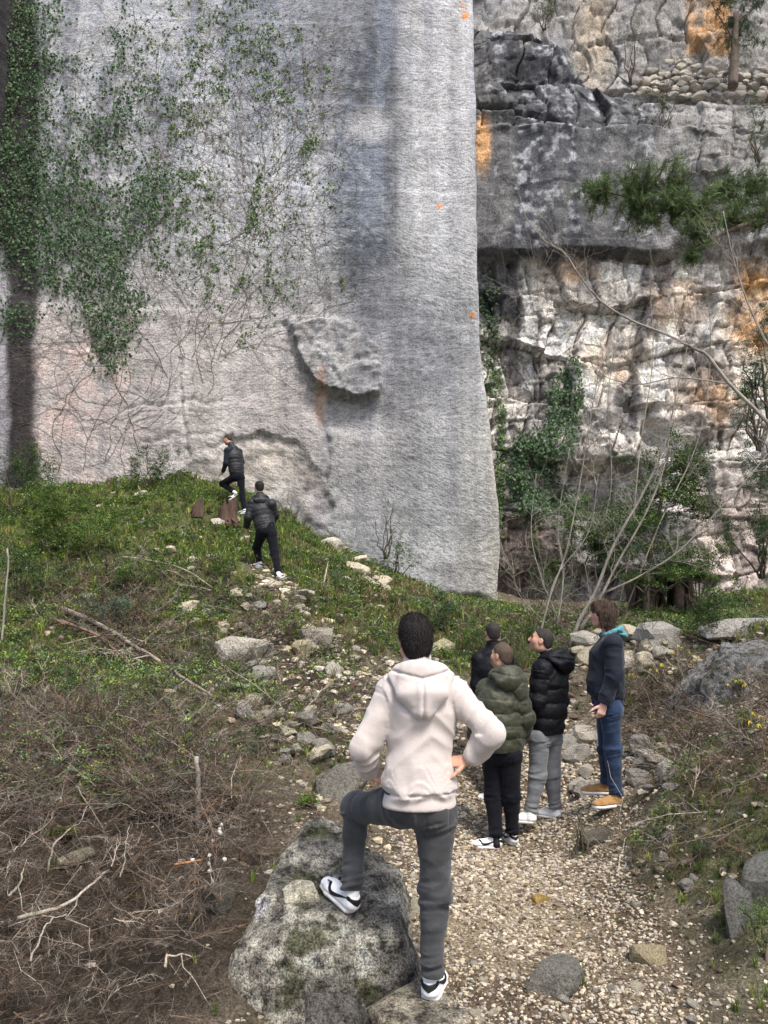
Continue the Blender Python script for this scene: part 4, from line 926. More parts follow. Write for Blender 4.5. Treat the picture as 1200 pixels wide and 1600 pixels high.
pr.hood(m_blacknylon, .075, .12, .075, 1.35, pointed=False, top=.04, quilt=.005)
pr.hair(m_hair_dark, 'crop'); pr.socks()
add_shoe(pr.root, 0, pr.J['anL'], -75, 0, 0, 'plain', .97); add_shoe(pr.root, 0, pr.J['anR'], -50, 0, 0, 'plain', .97)
GROUND_PINS += [(_J['anL'], .095), (_J['anR'], .095)]
# --- man in black, half hidden behind the olive jacket
Y = 8.3
_J = dict(head=P(770, 989, Y), neck=P(770, 1014, Y), chest=P(770, 1044, Y), waist=P(770, 1082, Y), pelvis=P(770, 1112, Y),
    shL=P(748, 1030, Y), elL=P(744, 1070, Y), wrL=P(752, 1100, Y + .15), shR=P(792, 1030, Y), elR=P(796, 1070, Y), wrR=P(788, 1100, Y + .15),
    hipL=P(761, 1122, Y), knL=P(762, 1182, Y), anL=P(765, 1240, Y), hipR=P(780, 1122, Y), knR=P(782, 1182, Y), anR=P(784, 1240, Y))
gz = float(_J['anL'][2]) - .095
pr = Person((float(_J['pelvis'][0]), Y, gz), _J, 'man all in black, mostly hidden behind the olive green puffer jacket', None, .010, 1.80, -5, (-.1, 1, .1))
pr.body(hands=[(pr.J['wrL'], (.1, .6, -.4), (-1, 0, 0), (.3, .5, 0)), (pr.J['wrR'], (-.1, .6, -.4), (1, 0, 0), (-.3, .5, 0))])
pr.trousers(m_blacktrouser, 'trousers'); pr.top(m_blacknylon, 'sweater', (.185, .12), (.165, .115), (.17, .12), (.072, .056, .048, .04), None, .006, .03)
pr.hair(m_hair_dark, 'crop'); pr.socks()
add_shoe(pr.root, 0, pr.J['anL'], -60, 0, 0, 'plain', .97); add_shoe(pr.root, 0, pr.J['anR'], 5, 0, 0, 'plain', .97)
GROUND_PINS += [(_J['anL'], .095), (_J['anR'], .095)]
# --- man with shoulder-length brown hair and navy jacket
Y = 6.75
_J = dict(head=P(941, 960, Y), neck=P(952, 989, Y), chest=P(948, 1026, Y), waist=P(946, 1066, Y), pelvis=P(950, 1098, Y),
    shL=P(957, 1008, Y - .15), elL=P(961, 1055, Y - .20), wrL=P(943, 1100, Y - .20), shR=P(952, 1006, Y + .17), elR=P(950, 1052, Y + .2), wrR=P(930, 1092, Y + .10),
    hipL=P(953, 1110, Y - .08), knL=P(958, 1172, Y - .06), anL=P(962, 1242, Y - .06), hipR=P(948, 1110, Y + .08), knR=P(948, 1172, Y + .1), anR=P(948, 1224, Y + .22))
gz = float(_J['anL'][2]) - .095
pr = Person((float(_J['pelvis'][0]), Y, gz), _J, 'young man with long brown hair, navy jacket, blue jeans and tan shoes', None, .0075, 1.78, -86, (-1, .12, .06), skin=np.array([.58, .35, .27]))
pr.body(hands=[(pr.J['wrL'], (-.25, -.05, -.8), (.25, -1, 0), (-.8, 0, 0), dict(curl=(25, 35, 25))), (pr.J['wrR'], (-.15, -.5, -.5), (-.7, .6, 0), (-.5, -.5, 0), dict(curl=(35, 40, 30)))])
pr.trousers(m_bluejean, 'jeans', (.090, .066, .060, .045), .013, .01)
pr.top(m_navy, 'jacket', (.165, .135), (.160, .145), (.150, .135), (.080, .066, .056, .044), None, .011, .00, band=.03, neckc=False)
pr.hood(m_teal, .03, .07, .030, .8, pointed=False, top=.03)
pr.hair(m_hair_brown, 'long'); pr.socks(m_suede)
add_shoe(pr.root, 0, pr.J['anL'] - (0, 0, .0), -112, 0, 0, 'suede', 1.05); add_shoe(pr.root, 0, pr.J['anR'], -82, 0, 0, 'suede', 1.02)
GROUND_PINS += [(_J['anL'], .095), (_J['anR'], .095)]
for q in ('wrL',):      # pale cuff stripe
    c_ = pr.J[q]; n_ = unit(pr.J[q] - pr.J['el' + q[-1]]); v, f = tube([c_ - n_ * .014, c_ - n_ * .004], .0475, 14, False); link('cuff_stripe', mkmesh('cuff_stripe', v, f, m_stripe), pr.root)
g = Geo(); pc = P(934, 1102, Y - .08); F = Field(np.array([-.05, -.02, -.09]), np.array([.05, .02, .09]), .006); F.cone((0, 0, -.045), (0, 0, .045), (.036, .007), (.036, .007), .003, side=(1, 0, 0))
v, f = F.mesh(); o = link('phone', mkmesh('phone', v, f, m_purple), None, pc); o.rotation_euler = (0.2, 0.35, -.4); tag(o, 'purple phone held against the thigh of the man in the navy jacket', 'phone')
# --- lower climber
Y = 12.4
_J = dict(head=P(405, 762, Y + .1), neck=P(407, 779, Y + .06), chest=P(409, 798, Y + .03), waist=P(413, 816, Y), pelvis=P(416, 827, Y - .03),
    shL=P(394, 787, Y), elL=P(388, 808, Y - .04), wrL=P(385, 824, Y + .1), shR=P(424, 788, Y), elR=P(430, 806, Y + .1), wrR=P(424, 820, Y + .3),
    hipL=P(409, 833, Y), knL=P(401, 856, Y + .22), anL=P(406, 880, Y + .2), hipR=P(424, 834, Y - .04), knR=P(429, 864, Y - .1), anR=P(435, 896, Y - .25))
gz = float(_J['anR'][2]) - .095
pr = Person((float(_J['anR'][0]), Y - .2, gz), _J, 'lower climber, a man in a black hooded down jacket', None, .012, 1.76, -18, (-.4, 1, .1))
pr.body(hands=[(pr.J['wrL'], (-.05, .2, -.6), (-1, 0, 0), (.1, .8, 0)), (pr.J['wrR'], (0, .4, -.5), (1, 0, 0), (0, .8, 0))])
pr.trousers(m_blacktrouser, 'trousers', (.092, .068, .060, .050), .006, .03); pr.top(m_blackshell, 'down_jacket', (.185, .135), (.165, .125), (.16, .12), (.078, .062, .055, .045), (.06, .008), .005, .0)
pr.hood(m_blackshell, .09, .115, .05, 1, pointed=False); pr.hair(m_hair_black, 'crop'); pr.socks()
add_shoe(pr.root, 0, pr.J['anL'], -62, 5, 0, 'white', .97, .008); add_shoe(pr.root, 0, pr.J['anR'], 10, 12, 0, 'white', .97, .008)
GROUND_PINS += [(_J['anL'], .095), (_J['anR'], .085)]
# --- upper climber
Y = 16.2
_J = dict(head=P(356, 687, Y + .05), neck=P(363, 698, Y), chest=P(366, 713, Y), waist=P(369, 730, Y), pelvis=P(370, 741, Y),
    shL=P(355, 704, Y - .12), elL=P(353, 724, Y - .12), wrL=P(348, 738, Y), shR=P(374, 706, Y + .12), elR=P(378, 722, Y + .25), wrR=P(372, 735, Y + .4),
    hipL=P(366, 746, Y - .04), knL=P(348, 756, Y + .18), anL=P(366, 769, Y - .02), hipR=P(376, 746, Y), knR=P(378, 772, Y), anR=P(382, 797, Y - .05))
gz = float(_J['anR'][2]) - .095
pr = Person((float(_J['anR'][0]), Y, gz), _J, 'upper climber, a man in a dark quilted vest stepping up to the hilltop', None, .013, 1.76, -40, (-.9, .35, -.25))
pr.body(hands=[(pr.J['wrL'], (-.5, .2, -.35), (-.4, 0, .9), (.1, .8, 0)), (pr.J['wrR'], (0, .4, -.5), (1, 0, 0), (0, .8, 0))])
pr.trousers(m_blacktrouser, 'trousers', (.09, .068, .058, .050), .006, .03); pr.top(m_navy, 'sweater', (.165, .12), (.15, .11), (.15, .11), (.066, .054, .046, .038), None, .005, .0)
pr.top(m_blackshell, 'quilted_vest', (.19, .14), (.170, .13), (.165, .13), (.07, .06, .05, .045), (.065, .010), .004, .0, sleeves=''); pr.hair(m_hair_dark, 'crop'); pr.socks()
add_shoe(pr.root, 0, pr.J['anL'], -120, -38, 0, 'dark', .97, .008); add_shoe(pr.root, 0, pr.J['anR'], -60, 0, 0, 'white', .97, .008)
GROUND_PINS += [(_J['anR'], .085)]
# ---------------------------------------------------------------- rocks
def _ico(n):
    bm = bmesh.new(); bmesh.ops.create_icosphere(bm, subdivisions=n, radius=1.0)
    v = np.array([q.co[:] for q in bm.verts]); f = np.array([[q.index for q in p.verts] for p in bm.faces]); bm.free(); return v, f
ICO = {n: _ico(n) for n in (1, 2, 3, 4, 5, 6)}
def rock_shape(seed, sub=3, dims=(1, 1, .6), nplanes=13, jag=.07, planes=None, sharp=80, fr=2.2, low=0.25):
    rg = np.random.default_rng(seed); v, f = ICO[sub]; r = np.zeros(len(v)); acc = np.zeros(len(v))
    if planes is None:
        nrm = rg.normal(size=(nplanes, 3)); nrm /= np.linalg.norm(nrm, axis=1)[:, None]; dist = rg.uniform(.55, 1.0, nplanes)
        nrm = np.concatenate([nrm, np.eye(3), -np.eye(3)]); dist = np.concatenate([dist, np.full(6, .95)])
    else: nrm = np.array([unit(p[:3]) for p in planes]); dist = np.array([p[3] for p in planes])
    dt = v @ nrm.T; inv = np.where(dt > 1e-3, dt / dist[None], 0)
    r = 1.0 / (np.sum(inv ** sharp, 1) ** (1.0 / sharp) + 1e-6); r = np.minimum(r, 1.9)
    p = v * r[:, None]
    p = p * (1 + jag * (fbm(p[:, 0] * fr + seed, p[:, 1] * fr, p[:, 2] * fr, 5 if sub > 3 else 3, seed, .6)))[:, None]
    if low: p = p * (1 + low * .3 * vnoise(p[:, 0] * 1.1 + seed, p[:, 1] * 1.1, p[:, 2] * 1.1, 2))[:, None]
    return p * np.asarray(dims), f
m_stone_pale = rock_material('pale_limestone', 5.0, .5, .03, .9)
m_stone_grey = rock_material('grey_lichened_limestone', 3.5, .45, .04, 1.0, moss=.5)
m_pebble, nt, b = newmat('loose_gravel', 0.9, 0.2); nt.links.new(mul(nt, attr(nt), ramp(nt, noise(nt, coords(nt), 90, 3), [(.3, gray(.6)), (.6, gray(1.2))])), b.inputs['Base Color'])
def rock_mesh(name, seed, sub, dims, col, mat, **k):
    v, f = rock_shape(seed, sub, dims, **k)
    n = fbm(v[:, 0] * 3 / max(dims), v[:, 1] * 3 / max(dims), v[:, 2] * 3 / max(dims), 3, seed)
    c = np.asarray(col)[None] * (1 + .35 * n)[:, None]
    return mkmesh(name, v, f, mat, np.clip(c, .02, .8), smooth=sub > 3)
def place_rock(name, me, px, py, sc, rz, sink=.3, tilt=(0, 0), label=None, cat='rock', group=None, Y=None, dims=(1, 1, .6)):
    g = hit(px, py) if Y is None else P(px, py, Y)
    o = link(name, me, None, (g[0], g[1], g[2] + dims[2] * sc * (1 - 2 * sink) * .5)); o.scale = (sc,) * 3; o.rotation_euler = (tilt[0], tilt[1], rz)
    return tag(o, label, cat, group)
GREY = (.17, .165, .15); PALE = (.56, .52, .44); CREAM = (.62, .56, .42); OCHRE = (.46, .33, .14)
# the big boulder the man in the cream hoodie rests his foot on
fl = P(550, 1394, 4.16) - (0, 0, .095); fr_ = P(673, 1527, 3.90) - (0, 0, .095)
BC = np.array([-.42, 4.42, -.02])
def pl(n, p): n = unit(n); return (*n, float(np.dot(n, np.asarray(p) - BC)))
planes = [pl((.08, -.36, 1), fl + (0, 0, .005)), pl((-.15, .12, 1), P(470, 1275, 4.75)), pl((.8, .25, 1), (.02, 4.55, .42)), pl((-1, -.25, .42), P(358, 1430, 4.05)), pl((-1, .2, .25), P(322, 1560, 3.85)), pl((-.6, .3, .9), P(405, 1300, 4.6)),
    pl((1, -.15, .35), P(615, 1410, 4.25)), pl((1, -.6, .15), P(622, 1470, 4.0)), pl((.10, -1, .30), fl + (0, -.11, 0)), pl((-.45, -1, .30), P(420, 1470, 4.02)), pl((.6, -1, .1), P(600, 1480, 4.0)), pl((-.2, -.7, .8), P(430, 1400, 4.22)), pl((0, 1, .3), (-.3, 5.0, .4)), pl((.7, .7, .2), (.0, 4.75, .3)),
    pl((0, 0, -1), (0, 4, -.6)), pl((.45, -.35, 1), P(590, 1400, 4.1))]
v, f = rock_shape(5, 6, (1, 1, 1), planes=planes, jag=.10, sharp=40, fr=3.2, low=0)
r = np.linalg.norm(v, axis=1)
v = v * (1 + .07 * fbm(v[:, 0] * 4.5, v[:, 1] * 4.5, v[:, 2] * 4.5, 4, 18, .6) - .07 * np.abs(fbm(v[:, 0] * 3, v[:, 1] * 3, v[:, 2] * 2, 4, 19, .6)) + .035 * (1 - 2 * np.abs(fbm(v[:, 0] * 8, v[:, 1] * 8, v[:, 2] * 6, 3, 29, .6))) + .03 * fbm(v[:, 0] * 14, v[:, 1] * 14, v[:, 2] * 14, 4, 8, .6) - .03 * sstep(.25, .6, fbm(v[:, 0] * 5, v[:, 1] * 5, v[:, 2] * 3, 3, 77)))[:, None]
n = fbm(v[:, 0] * 2.2, v[:, 1] * 2.2, v[:, 2] * 2.2, 5, 12); n2 = fbm(v[:, 0] * 9, v[:, 1] * 9, v[:, 2] * 9, 4, 13)
c = np.tile(np.array([.26, .25, .215]), (len(v), 1)); c = mixc(c, (.60, .57, .48), sstep(-.3, .1, n + .5 * n2)); c = mixc(c, (.13, .125, .12), sstep(.12, .3, fbm(v[:, 0] * 4 + 9, v[:, 1] * 4, v[:, 2] * 1.7, 5, 14, .6)) * .88)
c = mixc(c, (.05, .06, .012), sstep(.10, .26, fbm(v[:, 0] * 5, v[:, 1] * 5 + 5, v[:, 2] * 5, 5, 15, .65) + .25 * n2) * .8); c = c * (1 + .5 * n2)[:, None]
m_boulder = rock_material('boulder_limestone', 5.5, .8, .07, 1.0)
o = link('boulder', mkmesh('boulder', v, f, m_boulder, np.clip(c, .02, .6)), None, BC)
tag(o, 'big grey mossy boulder under the left foot of the man in the cream hoodie', 'boulder')
# make the boulder's top meet the shoe
def surf_z(ob_v, ob_f, x, y):
    T = BVHTree.FromPolygons([tuple(q) for q in ob_v], [tuple(int(i) for i in t) for t in ob_f]); h = T.ray_cast(Vector((x, y, 5)), Vector((0, 0, -1)), 9); return h[0].z if h[0] is not None else None
zt = [surf_z(v, f, fl[0] - BC[0] + dx, fl[1] - BC[1] + dy) for dx, dy in ((0, 0), (-.03, .03))]
zt = [q for q in zt if q is not None]
if zt: o.location.z = fl[2] - max(zt) + .012
BOULDER = o
def sitrock(name, seed, sub, dims, col, mat, top, label, cat='stone', rz=0, **k):
    """a rock whose upper side passes through a given world point"""
    v, f = rock_shape(seed, sub, dims, **k); zt = surf_z(v, f, 0, 0)
    n = fbm(v[:, 0] * 4, v[:, 1] * 4, v[:, 2] * 4, 4, seed); n2 = fbm(v[:, 0] * 14, v[:, 1] * 14, v[:, 2] * 14, 3, seed)
    c = np.asarray(col)[None] * (1 + .5 * n + .4 * n2)[:, None]; c = mixc(c, (.05, .06, .015), sstep(.25, .4, fbm(v[:, 0] * 5, v[:, 1] * 5, v[:, 2] * 5, 3, seed + 3)) * .6)
    o = link(name, mkmesh(name, v, f, mat, np.clip(c, .02, .7)), None, (top[0], top[1], top[2] - zt)); return tag(o, label, cat)
sitrock('boulder', 21, 5, (.30, .30, .26), (.40, .36, .28), m_boulder, fr_ + (-.03, -.02, .012), 'low brown grey boulder under the right foot of the man in the cream hoodie', 'boulder', nplanes=9, jag=.05, planes=[(0, -.12, 1, .62), (.3, -1, .4, .85), (-1, -.3, .3, .9), (1, -.3, .35, .9), (.2, 1, .2, .95), (-.6, -.8, .3, .9), (0, 0, -1, .9), (.6, .2, .8, .85), (-.5, .3, .9, .78)])
sitrock('boulder', 33, 4, (.15, .16, .20), (.17, .16, .14), m_boulder, P(532, 1562, 3.62), 'small dark stone wedged between the two boulders in the foreground', 'stone')
me = rock_mesh('rock', 44, 4, (.105, .075, .05), (.52, .49, .38), m_stone_pale, nplanes=8); z_ = P(472, 1362, 4.28)
zz = surf_z(v, f, z_[0] - BC[0], z_[1] - BC[1]); q = link('rock', me, None, (z_[0], z_[1], (zz or 0) + BOULDER.location.z + .028)); q.rotation_euler = (.1, .1, .3); tag(q, 'pale angular stone lying on top of the big foreground boulder', 'stone')
SPEC = [ # name seed px py size dims colour mat sink rz label
 (51, 862, 1545, .145, (1, .78, .62), (.33, .32, .28), 'grey', .15, .2, 'grey wedge-shaped rock on the gravel at the bottom of the path'),
 (52, 1008, 1502, .115, (1, .62, .55), (.48, .41, .26), 'pale', .2, -.2, 'pale yellowish rock on the right side of the gravel path'),
 (53, 847, 1408, .062, (1, .7, .5), (.55, .37, .12), 'pale', .2, .4, 'small ochre yellow stone in the middle of the path'),
 (54, 1195, 1395, .20, (1, .8, 1), (.24, .24, .22), 'grey', .25, .3, 'dark grey rock cut by the right edge of the photo, upper one'),
 (55, 1158, 1446, .135, (.7, .7, 1.25), (.28, .275, .26), 'grey', .2, .0, 'upright grey stone at the foot of the grassy bank'),
 (56, 380, 1030, .36, (1, .8, .75), (.50, .47, .40), 'pale', .22, .3, 'large pale grey rock alone on the brushy slope'),
 (57, 468, 936, .30, (1, .5, .28), (.45, .42, .34), 'pale', .1, -.7, 'long flat pale slab below the lower climber'),
 (58, 411, 1128, .24, (1, .55, .26), (.42, .38, .3), 'pale', .05, .3, 'thin flat stone tilted on the brushy slope'),
 (59, 538, 1245, .24, (1, .8, .9), (.30, .285, .25), 'grey', .25, .2, 'grey rock behind the raised knee of the man in the cream hoodie'),
 (60, 226, 775, .22, (1, .6, .5), (.50, .46, .36), 'pale', .15, .4, 'pale pointed rock on the green hilltop left of the stumps'),
 (61, 655, 1420, .075, (1, .8, .7), (.46, .43, .32), 'pale', .2, .4, 'cream stone beside the right knee of the man in the cream hoodie'),
 (62, 500, 1010, .26, (1, .8, .7), (.38, .35, .29), 'pale', .2, 1, 'blocky pale rock on the slope left of the cream hoodie'),
 (63, 470, 1022, .20, (1, .7, .7), (.50, .46, .30), 'pale', .2, 2, 'yellowish rock beside the blocky pale rock on the slope'),
 (64, 110, 1165, .17, (1, .8, .9), (.16, .15, .14), 'grey', .2, .4, 'dark grey rock half buried in the brush at far left'),
 (65, 232, 1160, .15, (1, .8, .7), (.36, .33, .24), 'pale', .2, .9, 'pale broken rock in the middle of the brush slope'),
 (66, 118, 1350, .10, (1.2, .6, .5), (.46, .42, .31), 'pale', .0, .7, 'cream stone showing through the dead brush at lower left'),
 (67, 345, 1418, .11, (1, .8, .9), (.19, .18, .15), 'grey', .2, .7, 'dark stone in the brush close to the left side of the big boulder'),
 (68, 1025, 1006, .30, (1, .8, .8), (.42, .41, .37), 'pale', .1, .4, 'topmost pale block of the rubble heap behind the navy jacket'),
 (69, 1160, 985, .5, (1.3, .5, .3), (.38, .37, .34), 'pale', .1, .1, 'flat pale slab on top of the outcrop at the right edge'),
 (70, 690, 1020, .20, (1, .8, .8), (.52, .47, .30), 'pale', .1, .4, 'cream yellow rock just right of the dark haired head'),
 (71, 935, 1315, .17, (1.2, .7, .35), (.20, .18, .15), 'grey', .2, .4, 'flat brown grey stone by the ferny sprig'),
]
for (sd, px, py, sc, dm, col, mt, sk, rz, lb) in SPEC:
    me = rock_mesh('rock', sd, 3, dm, col, m_stone_grey if mt == 'grey' else m_stone_pale, nplanes=9)
    place_rock('rock', me, px, py, sc, rz, sk, (.05, -.08), lb, 'rock', dims=dm)
# outcrop at the right
g = P(1140, 1085, 8.3); v, f = rock_shape(91, 6, (1, 1, 1), planes=[(0, -.18, 1, .60), (-.15, -1, .25, .72), (-1, -.35, .25, .66), (-.8, -.7, .35, .66), (1, 0, 0, 1.5), (0, 1, 0, 1.2), (0, 0, -1, 1.3), (.3, -1, .3, .85), (-.7, .1, .8, .62)], jag=.22, sharp=34, fr=2.6)
v = v * (.60, .62, .60); v *= (1 + .06 * fbm(v[:, 0] * 4, v[:, 1] * 4, v[:, 2] * 4, 4, 6) + .03 * fbm(v[:, 0] * 9, v[:, 1] * 9, v[:, 2] * 9, 4, 8))[:, None]
n = fbm(v[:, 0] * 2.2, v[:, 1] * 2.2, v[:, 2] * 2.2, 5, 12); n2 = fbm(v[:, 0] * 9, v[:, 1] * 9, v[:, 2] * 9, 4, 13)
c = np.tile(np.array([.30, .30, .29]), (len(v), 1)); c = mixc(c, (.32, .315, .29), sstep(0, .4, n + .4 * n2)); c = mixc(c, (.30, .26, .18), sstep(.5, .62, v[:, 2]) * .5); c = mixc(c, (.05, .06, .02), sstep(.2, .35, fbm(v[:, 0] * 4, v[:, 1] * 4 + 5, v[:, 2] * 4, 4, 15)) * .6)
tag(link('boulder', mkmesh('outcrop', v, f, m_boulder, np.clip(c * (1 + .3 * n2)[:, None], .02, .6)), None, g + (.34, .35, .05)), 'large weathered grey outcrop on the bank at the right edge', 'boulder')
# loose stones, from shared shapes
_sh = {}
for i in range(10):
    for nm, cl in (('pale', PALE), ('cream', CREAM), ('grey', (.38, .36, .32))):
        dm = (1, RNG.uniform(.6, .95), RNG.uniform(.4, .8)); _sh[(nm, i)] = (rock_mesh('stone_shape', 200 + i, 2, dm, cl, m_stone_pale, nplanes=8, jag=.06, sharp=90), dm)
def where(px, py, us, vs):
    a = (px - min(us)) / (max(us) - min(us)); b = (py - min(vs)) / (max(vs) - min(vs)); return ('far ', 'middle ', 'near ')[min(2, int(b * 3))] + ('left', 'centre', 'right')[min(2, int(a * 3))]
def strew(n, region, size, label, group, seed, kinds=('pale', 'cream', 'grey'), sink=.25, name='stone', probs=None, lift=0.0):
    rg = np.random.default_rng(seed); k = 0; t = 0
    lift = lift + (.05 if size[1] > .1 else 0); us = [q[0] for q in region]; vs = [q[1] for q in region]
    while k < n and t < n * 30:
        t += 1; px = rg.uniform(min(us), max(us)); py = rg.uniform(min(vs), max(vs))
        if not inpoly(np.array([px]), np.array([py]), region)[0]: continue
        g = hit(px, py); kd = str(rg.choice(kinds, p=probs)); me, dm = _sh[(kd, rg.integers(0, 10))]; s_ = size[0] + (size[1] - size[0]) * rg.random() ** 2.5
        o = link(name, me, None, (g[0], g[1], g[2] + dm[2] * s_ * (1 - 2 * sink) * .5 + rg.uniform(0, lift))); o.scale = (s_,) * 3; o.rotation_euler = (rg.uniform(-.35, .35), rg.uniform(-.35, .35), rg.uniform(0, 6.28))
        fr = (s_ - size[0]) / (size[1] - size[0]); tag(o, ('small', 'middling', 'large')[0 if fr < .08 else 1 if fr < .4 else 2] + ' ' + kd + ' ' + label + ', ' + where(px, py, us, vs), 'stone', group); k += 1
strew(34, [(900, 1000), (960, 985), (1050, 1010), (1060, 1045), (980, 1062), (885, 1040)], (.08, .26), 'block in the rubble heap behind the navy jacket', 'rubble heap behind the men', 1, ('pale', 'cream'), .15, lift=.15)
strew(28, [(497, 838), (520, 838), (600, 905), (612, 935), (590, 925), (545, 890)], (.09, .28), 'stone at the foot of the sawn face', 'rubble along the foot of the face', 2, ('pale', 'cream'), .2)
strew(32, [(400, 880), (440, 900), (480, 960), (540, 1000), (540, 1060), (480, 1040), (430, 960), (385, 905)], (.05, .17), 'stone in the track below the lower climber', 'stones in the track up the slope', 3, ('pale', 'cream'), .2, probs=(.6, .4))
strew(34, [(330, 1040), (450, 1040), (540, 1100), (560, 1180), (440, 1200), (330, 1120)], (.05, .17), 'chunk on the slope left of the hoodie', 'chunks on the middle slope', 4, sink=.2)
strew(14, [(230, 800), (370, 800), (400, 870), (300, 900), (240, 850)], (.07, .2), 'stone in the greenery by the stumps', 'stones on the green hilltop', 5, ('pale', 'cream'), .25)
strew(16, [(260, 920), (400, 930), (420, 1000), (300, 990)], (.06, .18), 'stone in the brush above the large rock', 'stones in the upper brush', 6, ('pale', 'cream', 'grey'), .2)
strew(10, [(20, 1080), (300, 1180), (320, 1290), (40, 1260)], (.05, .14), 'stone in the dead brush at left', 'stones in the left brush', 7, ('pale', 'grey'), .1)
strew(30, [(870, 1130), (920, 1150), (930, 1210), (1060, 1130), (1060, 1260), (900, 1250)], (.06, .20), 'stone on the ground behind the navy jacket', 'stones on the rocky ground', 8, ('pale', 'grey'), .3)
strew(64, [(700, 1340), (980, 1340), (1100, 1480), (1190, 1600), (740, 1600), (700, 1480)], (.014, .042), 'loose stone on the foreground path', 'loose stones on the near path', 9, ('pale', 'cream', 'grey'), .25, probs=(.4, .4, .2))
strew(40, [(600, 1270), (660, 1230), (740, 1200), (740, 1330), (700, 1370), (650, 1500), (610, 1380)], (.015, .05), 'loose stone between hoodie man and path', 'loose stones by the boulder', 10, ('pale', 'cream', 'grey'), .25, probs=(.4, .4, .2))
strew(18, [(1010, 1280), (1190, 1220), (1190, 1500), (1080, 1480)], (.018, .07), 'stone on the grassy right bank', 'stones on the right bank', 11, ('pale', 'grey'), .3)
# gravel: more than anyone could count
def peb(seed):
    rg = np.random.default_rng(seed); v, f = ICO[1]; v, f = _ico(1) if False else (v, f)
    bm = bmesh.new(); bmesh.ops.create_icosphere(bm, subdivisions=1, radius=1.0); v = np.array([q.co[:] for q in bm.verts]); f = np.array([[q.index for q in p.verts] for p in bm.faces]); bm.free()
    v = v * rg.uniform(.6, 1.15, (len(v), 1)) * (1, rg.uniform(.6, .9), rg.uniform(.35, .6)); return v, f, np.ones((len(v), 3))
PEB = [peb(i) for i in range(6)]
def gravel(n, xr, yr, size, seed, weight):
    rg = np.random.default_rng(seed); x = rg.uniform(*xr, n * 6); y = yr[0] * (yr[1] / yr[0]) ** rg.random(n * 6); z = ground(x, y); u, v_ = proj(np.stack([x, y, z], -1))
    zp, zg, zb = zones(u, v_, x, y); w = weight(zp, zg, zb, u, v_); k = np.nonzero((rg.random(len(x)) < w) & (u > -60) & (u < 1260))[0][:n]
    x, y, z = x[k], y[k], z[k]; s_ = size[0] + (size[1] - size[0]) * rg.random(len(k)) ** 2.4; s_ *= np.clip(y / 5, .85, 2.2)
    tone = rg.random(len(k)); base = .86 * np.array([[.42, .355, .255], [.50, .45, .35], [.22, .18, .13], [.10, .07, .05], [.36, .33, .29]])[rg.choice(5, len(k), p=(.27, .17, .22, .18, .16))]
    R = rotz(rg.uniform(0, 6.28, len(k))) @ rotx(rg.uniform(-.5, .5, len(k)))
    return np.stack([x, y, z + s_ * .15], -1), R, s_, base * (.75 + .5 * tone)[:, None]
gg = Geo()
p_, R_, s_, t_ = gravel(30000, (-1.0, 4.2), (3.3, 10.5), (.006, .023), 1, lambda zp, zg, zb, u, v: np.clip(zp * (.45 + .55 * sstep(-.25, .2, vnoise(u / 60, v / 34, 0, 4) + .6 * vnoise(u / 21, v / 12, 0, 5))) + .08 * (1 - zb) * (1 - zg), 0, 1)); stamp(gg, PEB, p_, R_, s_, t_)
p_, R_, s_, t_ = gravel(7000, (-6, 7), (3.5, 17), (.012, .05), 2, lambda zp, zg, zb, u, v: .25 * (1 - zp) * (1 - .7 * zg) * (1 - .93 * zb)); stamp(gg, PEB, p_, R_, s_, t_)
p_, R_, s_, t_ = gravel(2600, (-5, 6), (6, 17), (.012, .05), 3, lambda zp, zg, zb, u, v: track(u, v) * .8 + .5 * blob(u, v, 960, 1060, 90, 60, 0, .5) + .35 * blob(u, v, 550, 890, 70, 40, 35, .5)); t_ = t_ * 1.4; stamp(gg, PEB, p_, R_, s_, t_)
tag(gg.build('gravel', m_pebble, smooth=False), kind='stuff')

# dry stone wall on the ledge of the cliff
ws = empty('dry_stone_wall', P(1090, 120, 24.6)); tag(ws, 'dry stone wall of grey rubble on the ledge high in the right cliff', 'stone wall')
base = P(1090, 120, 24.6); rg = np.random.default_rng(3)
for r_ in range(8):
    V0 = 147 - r_ * 8.2; U0 = 985 + max(0, (r_ - 2)) * 13; U = U0
    while U < 1215:
        w_ = rg.uniform(7, 22); me, dm = _sh[('grey' if rg.random() < .6 else 'pale', rg.integers(0, 10))]
        p = P(U + w_ / 2, V0 + rg.uniform(-3.5, 3.5), 24.6 + .12 * r_ + rg.uniform(-.12, .12)) - base; sc = w_ * 24.6 / 1200 * .62
        o = link('stone', me, ws, p); o.scale = (sc * 1.05, sc * .9, min(sc * rg.uniform(.7, 1.1), .17) / dm[2] * .9); o.rotation_euler = (rg.uniform(-.2, .2), rg.uniform(-.25, .25), rg.uniform(-.4, .4)); U += w_
v, f = rock_shape(6, 4, (3.2, .9, 1.4), jag=.12); o = None
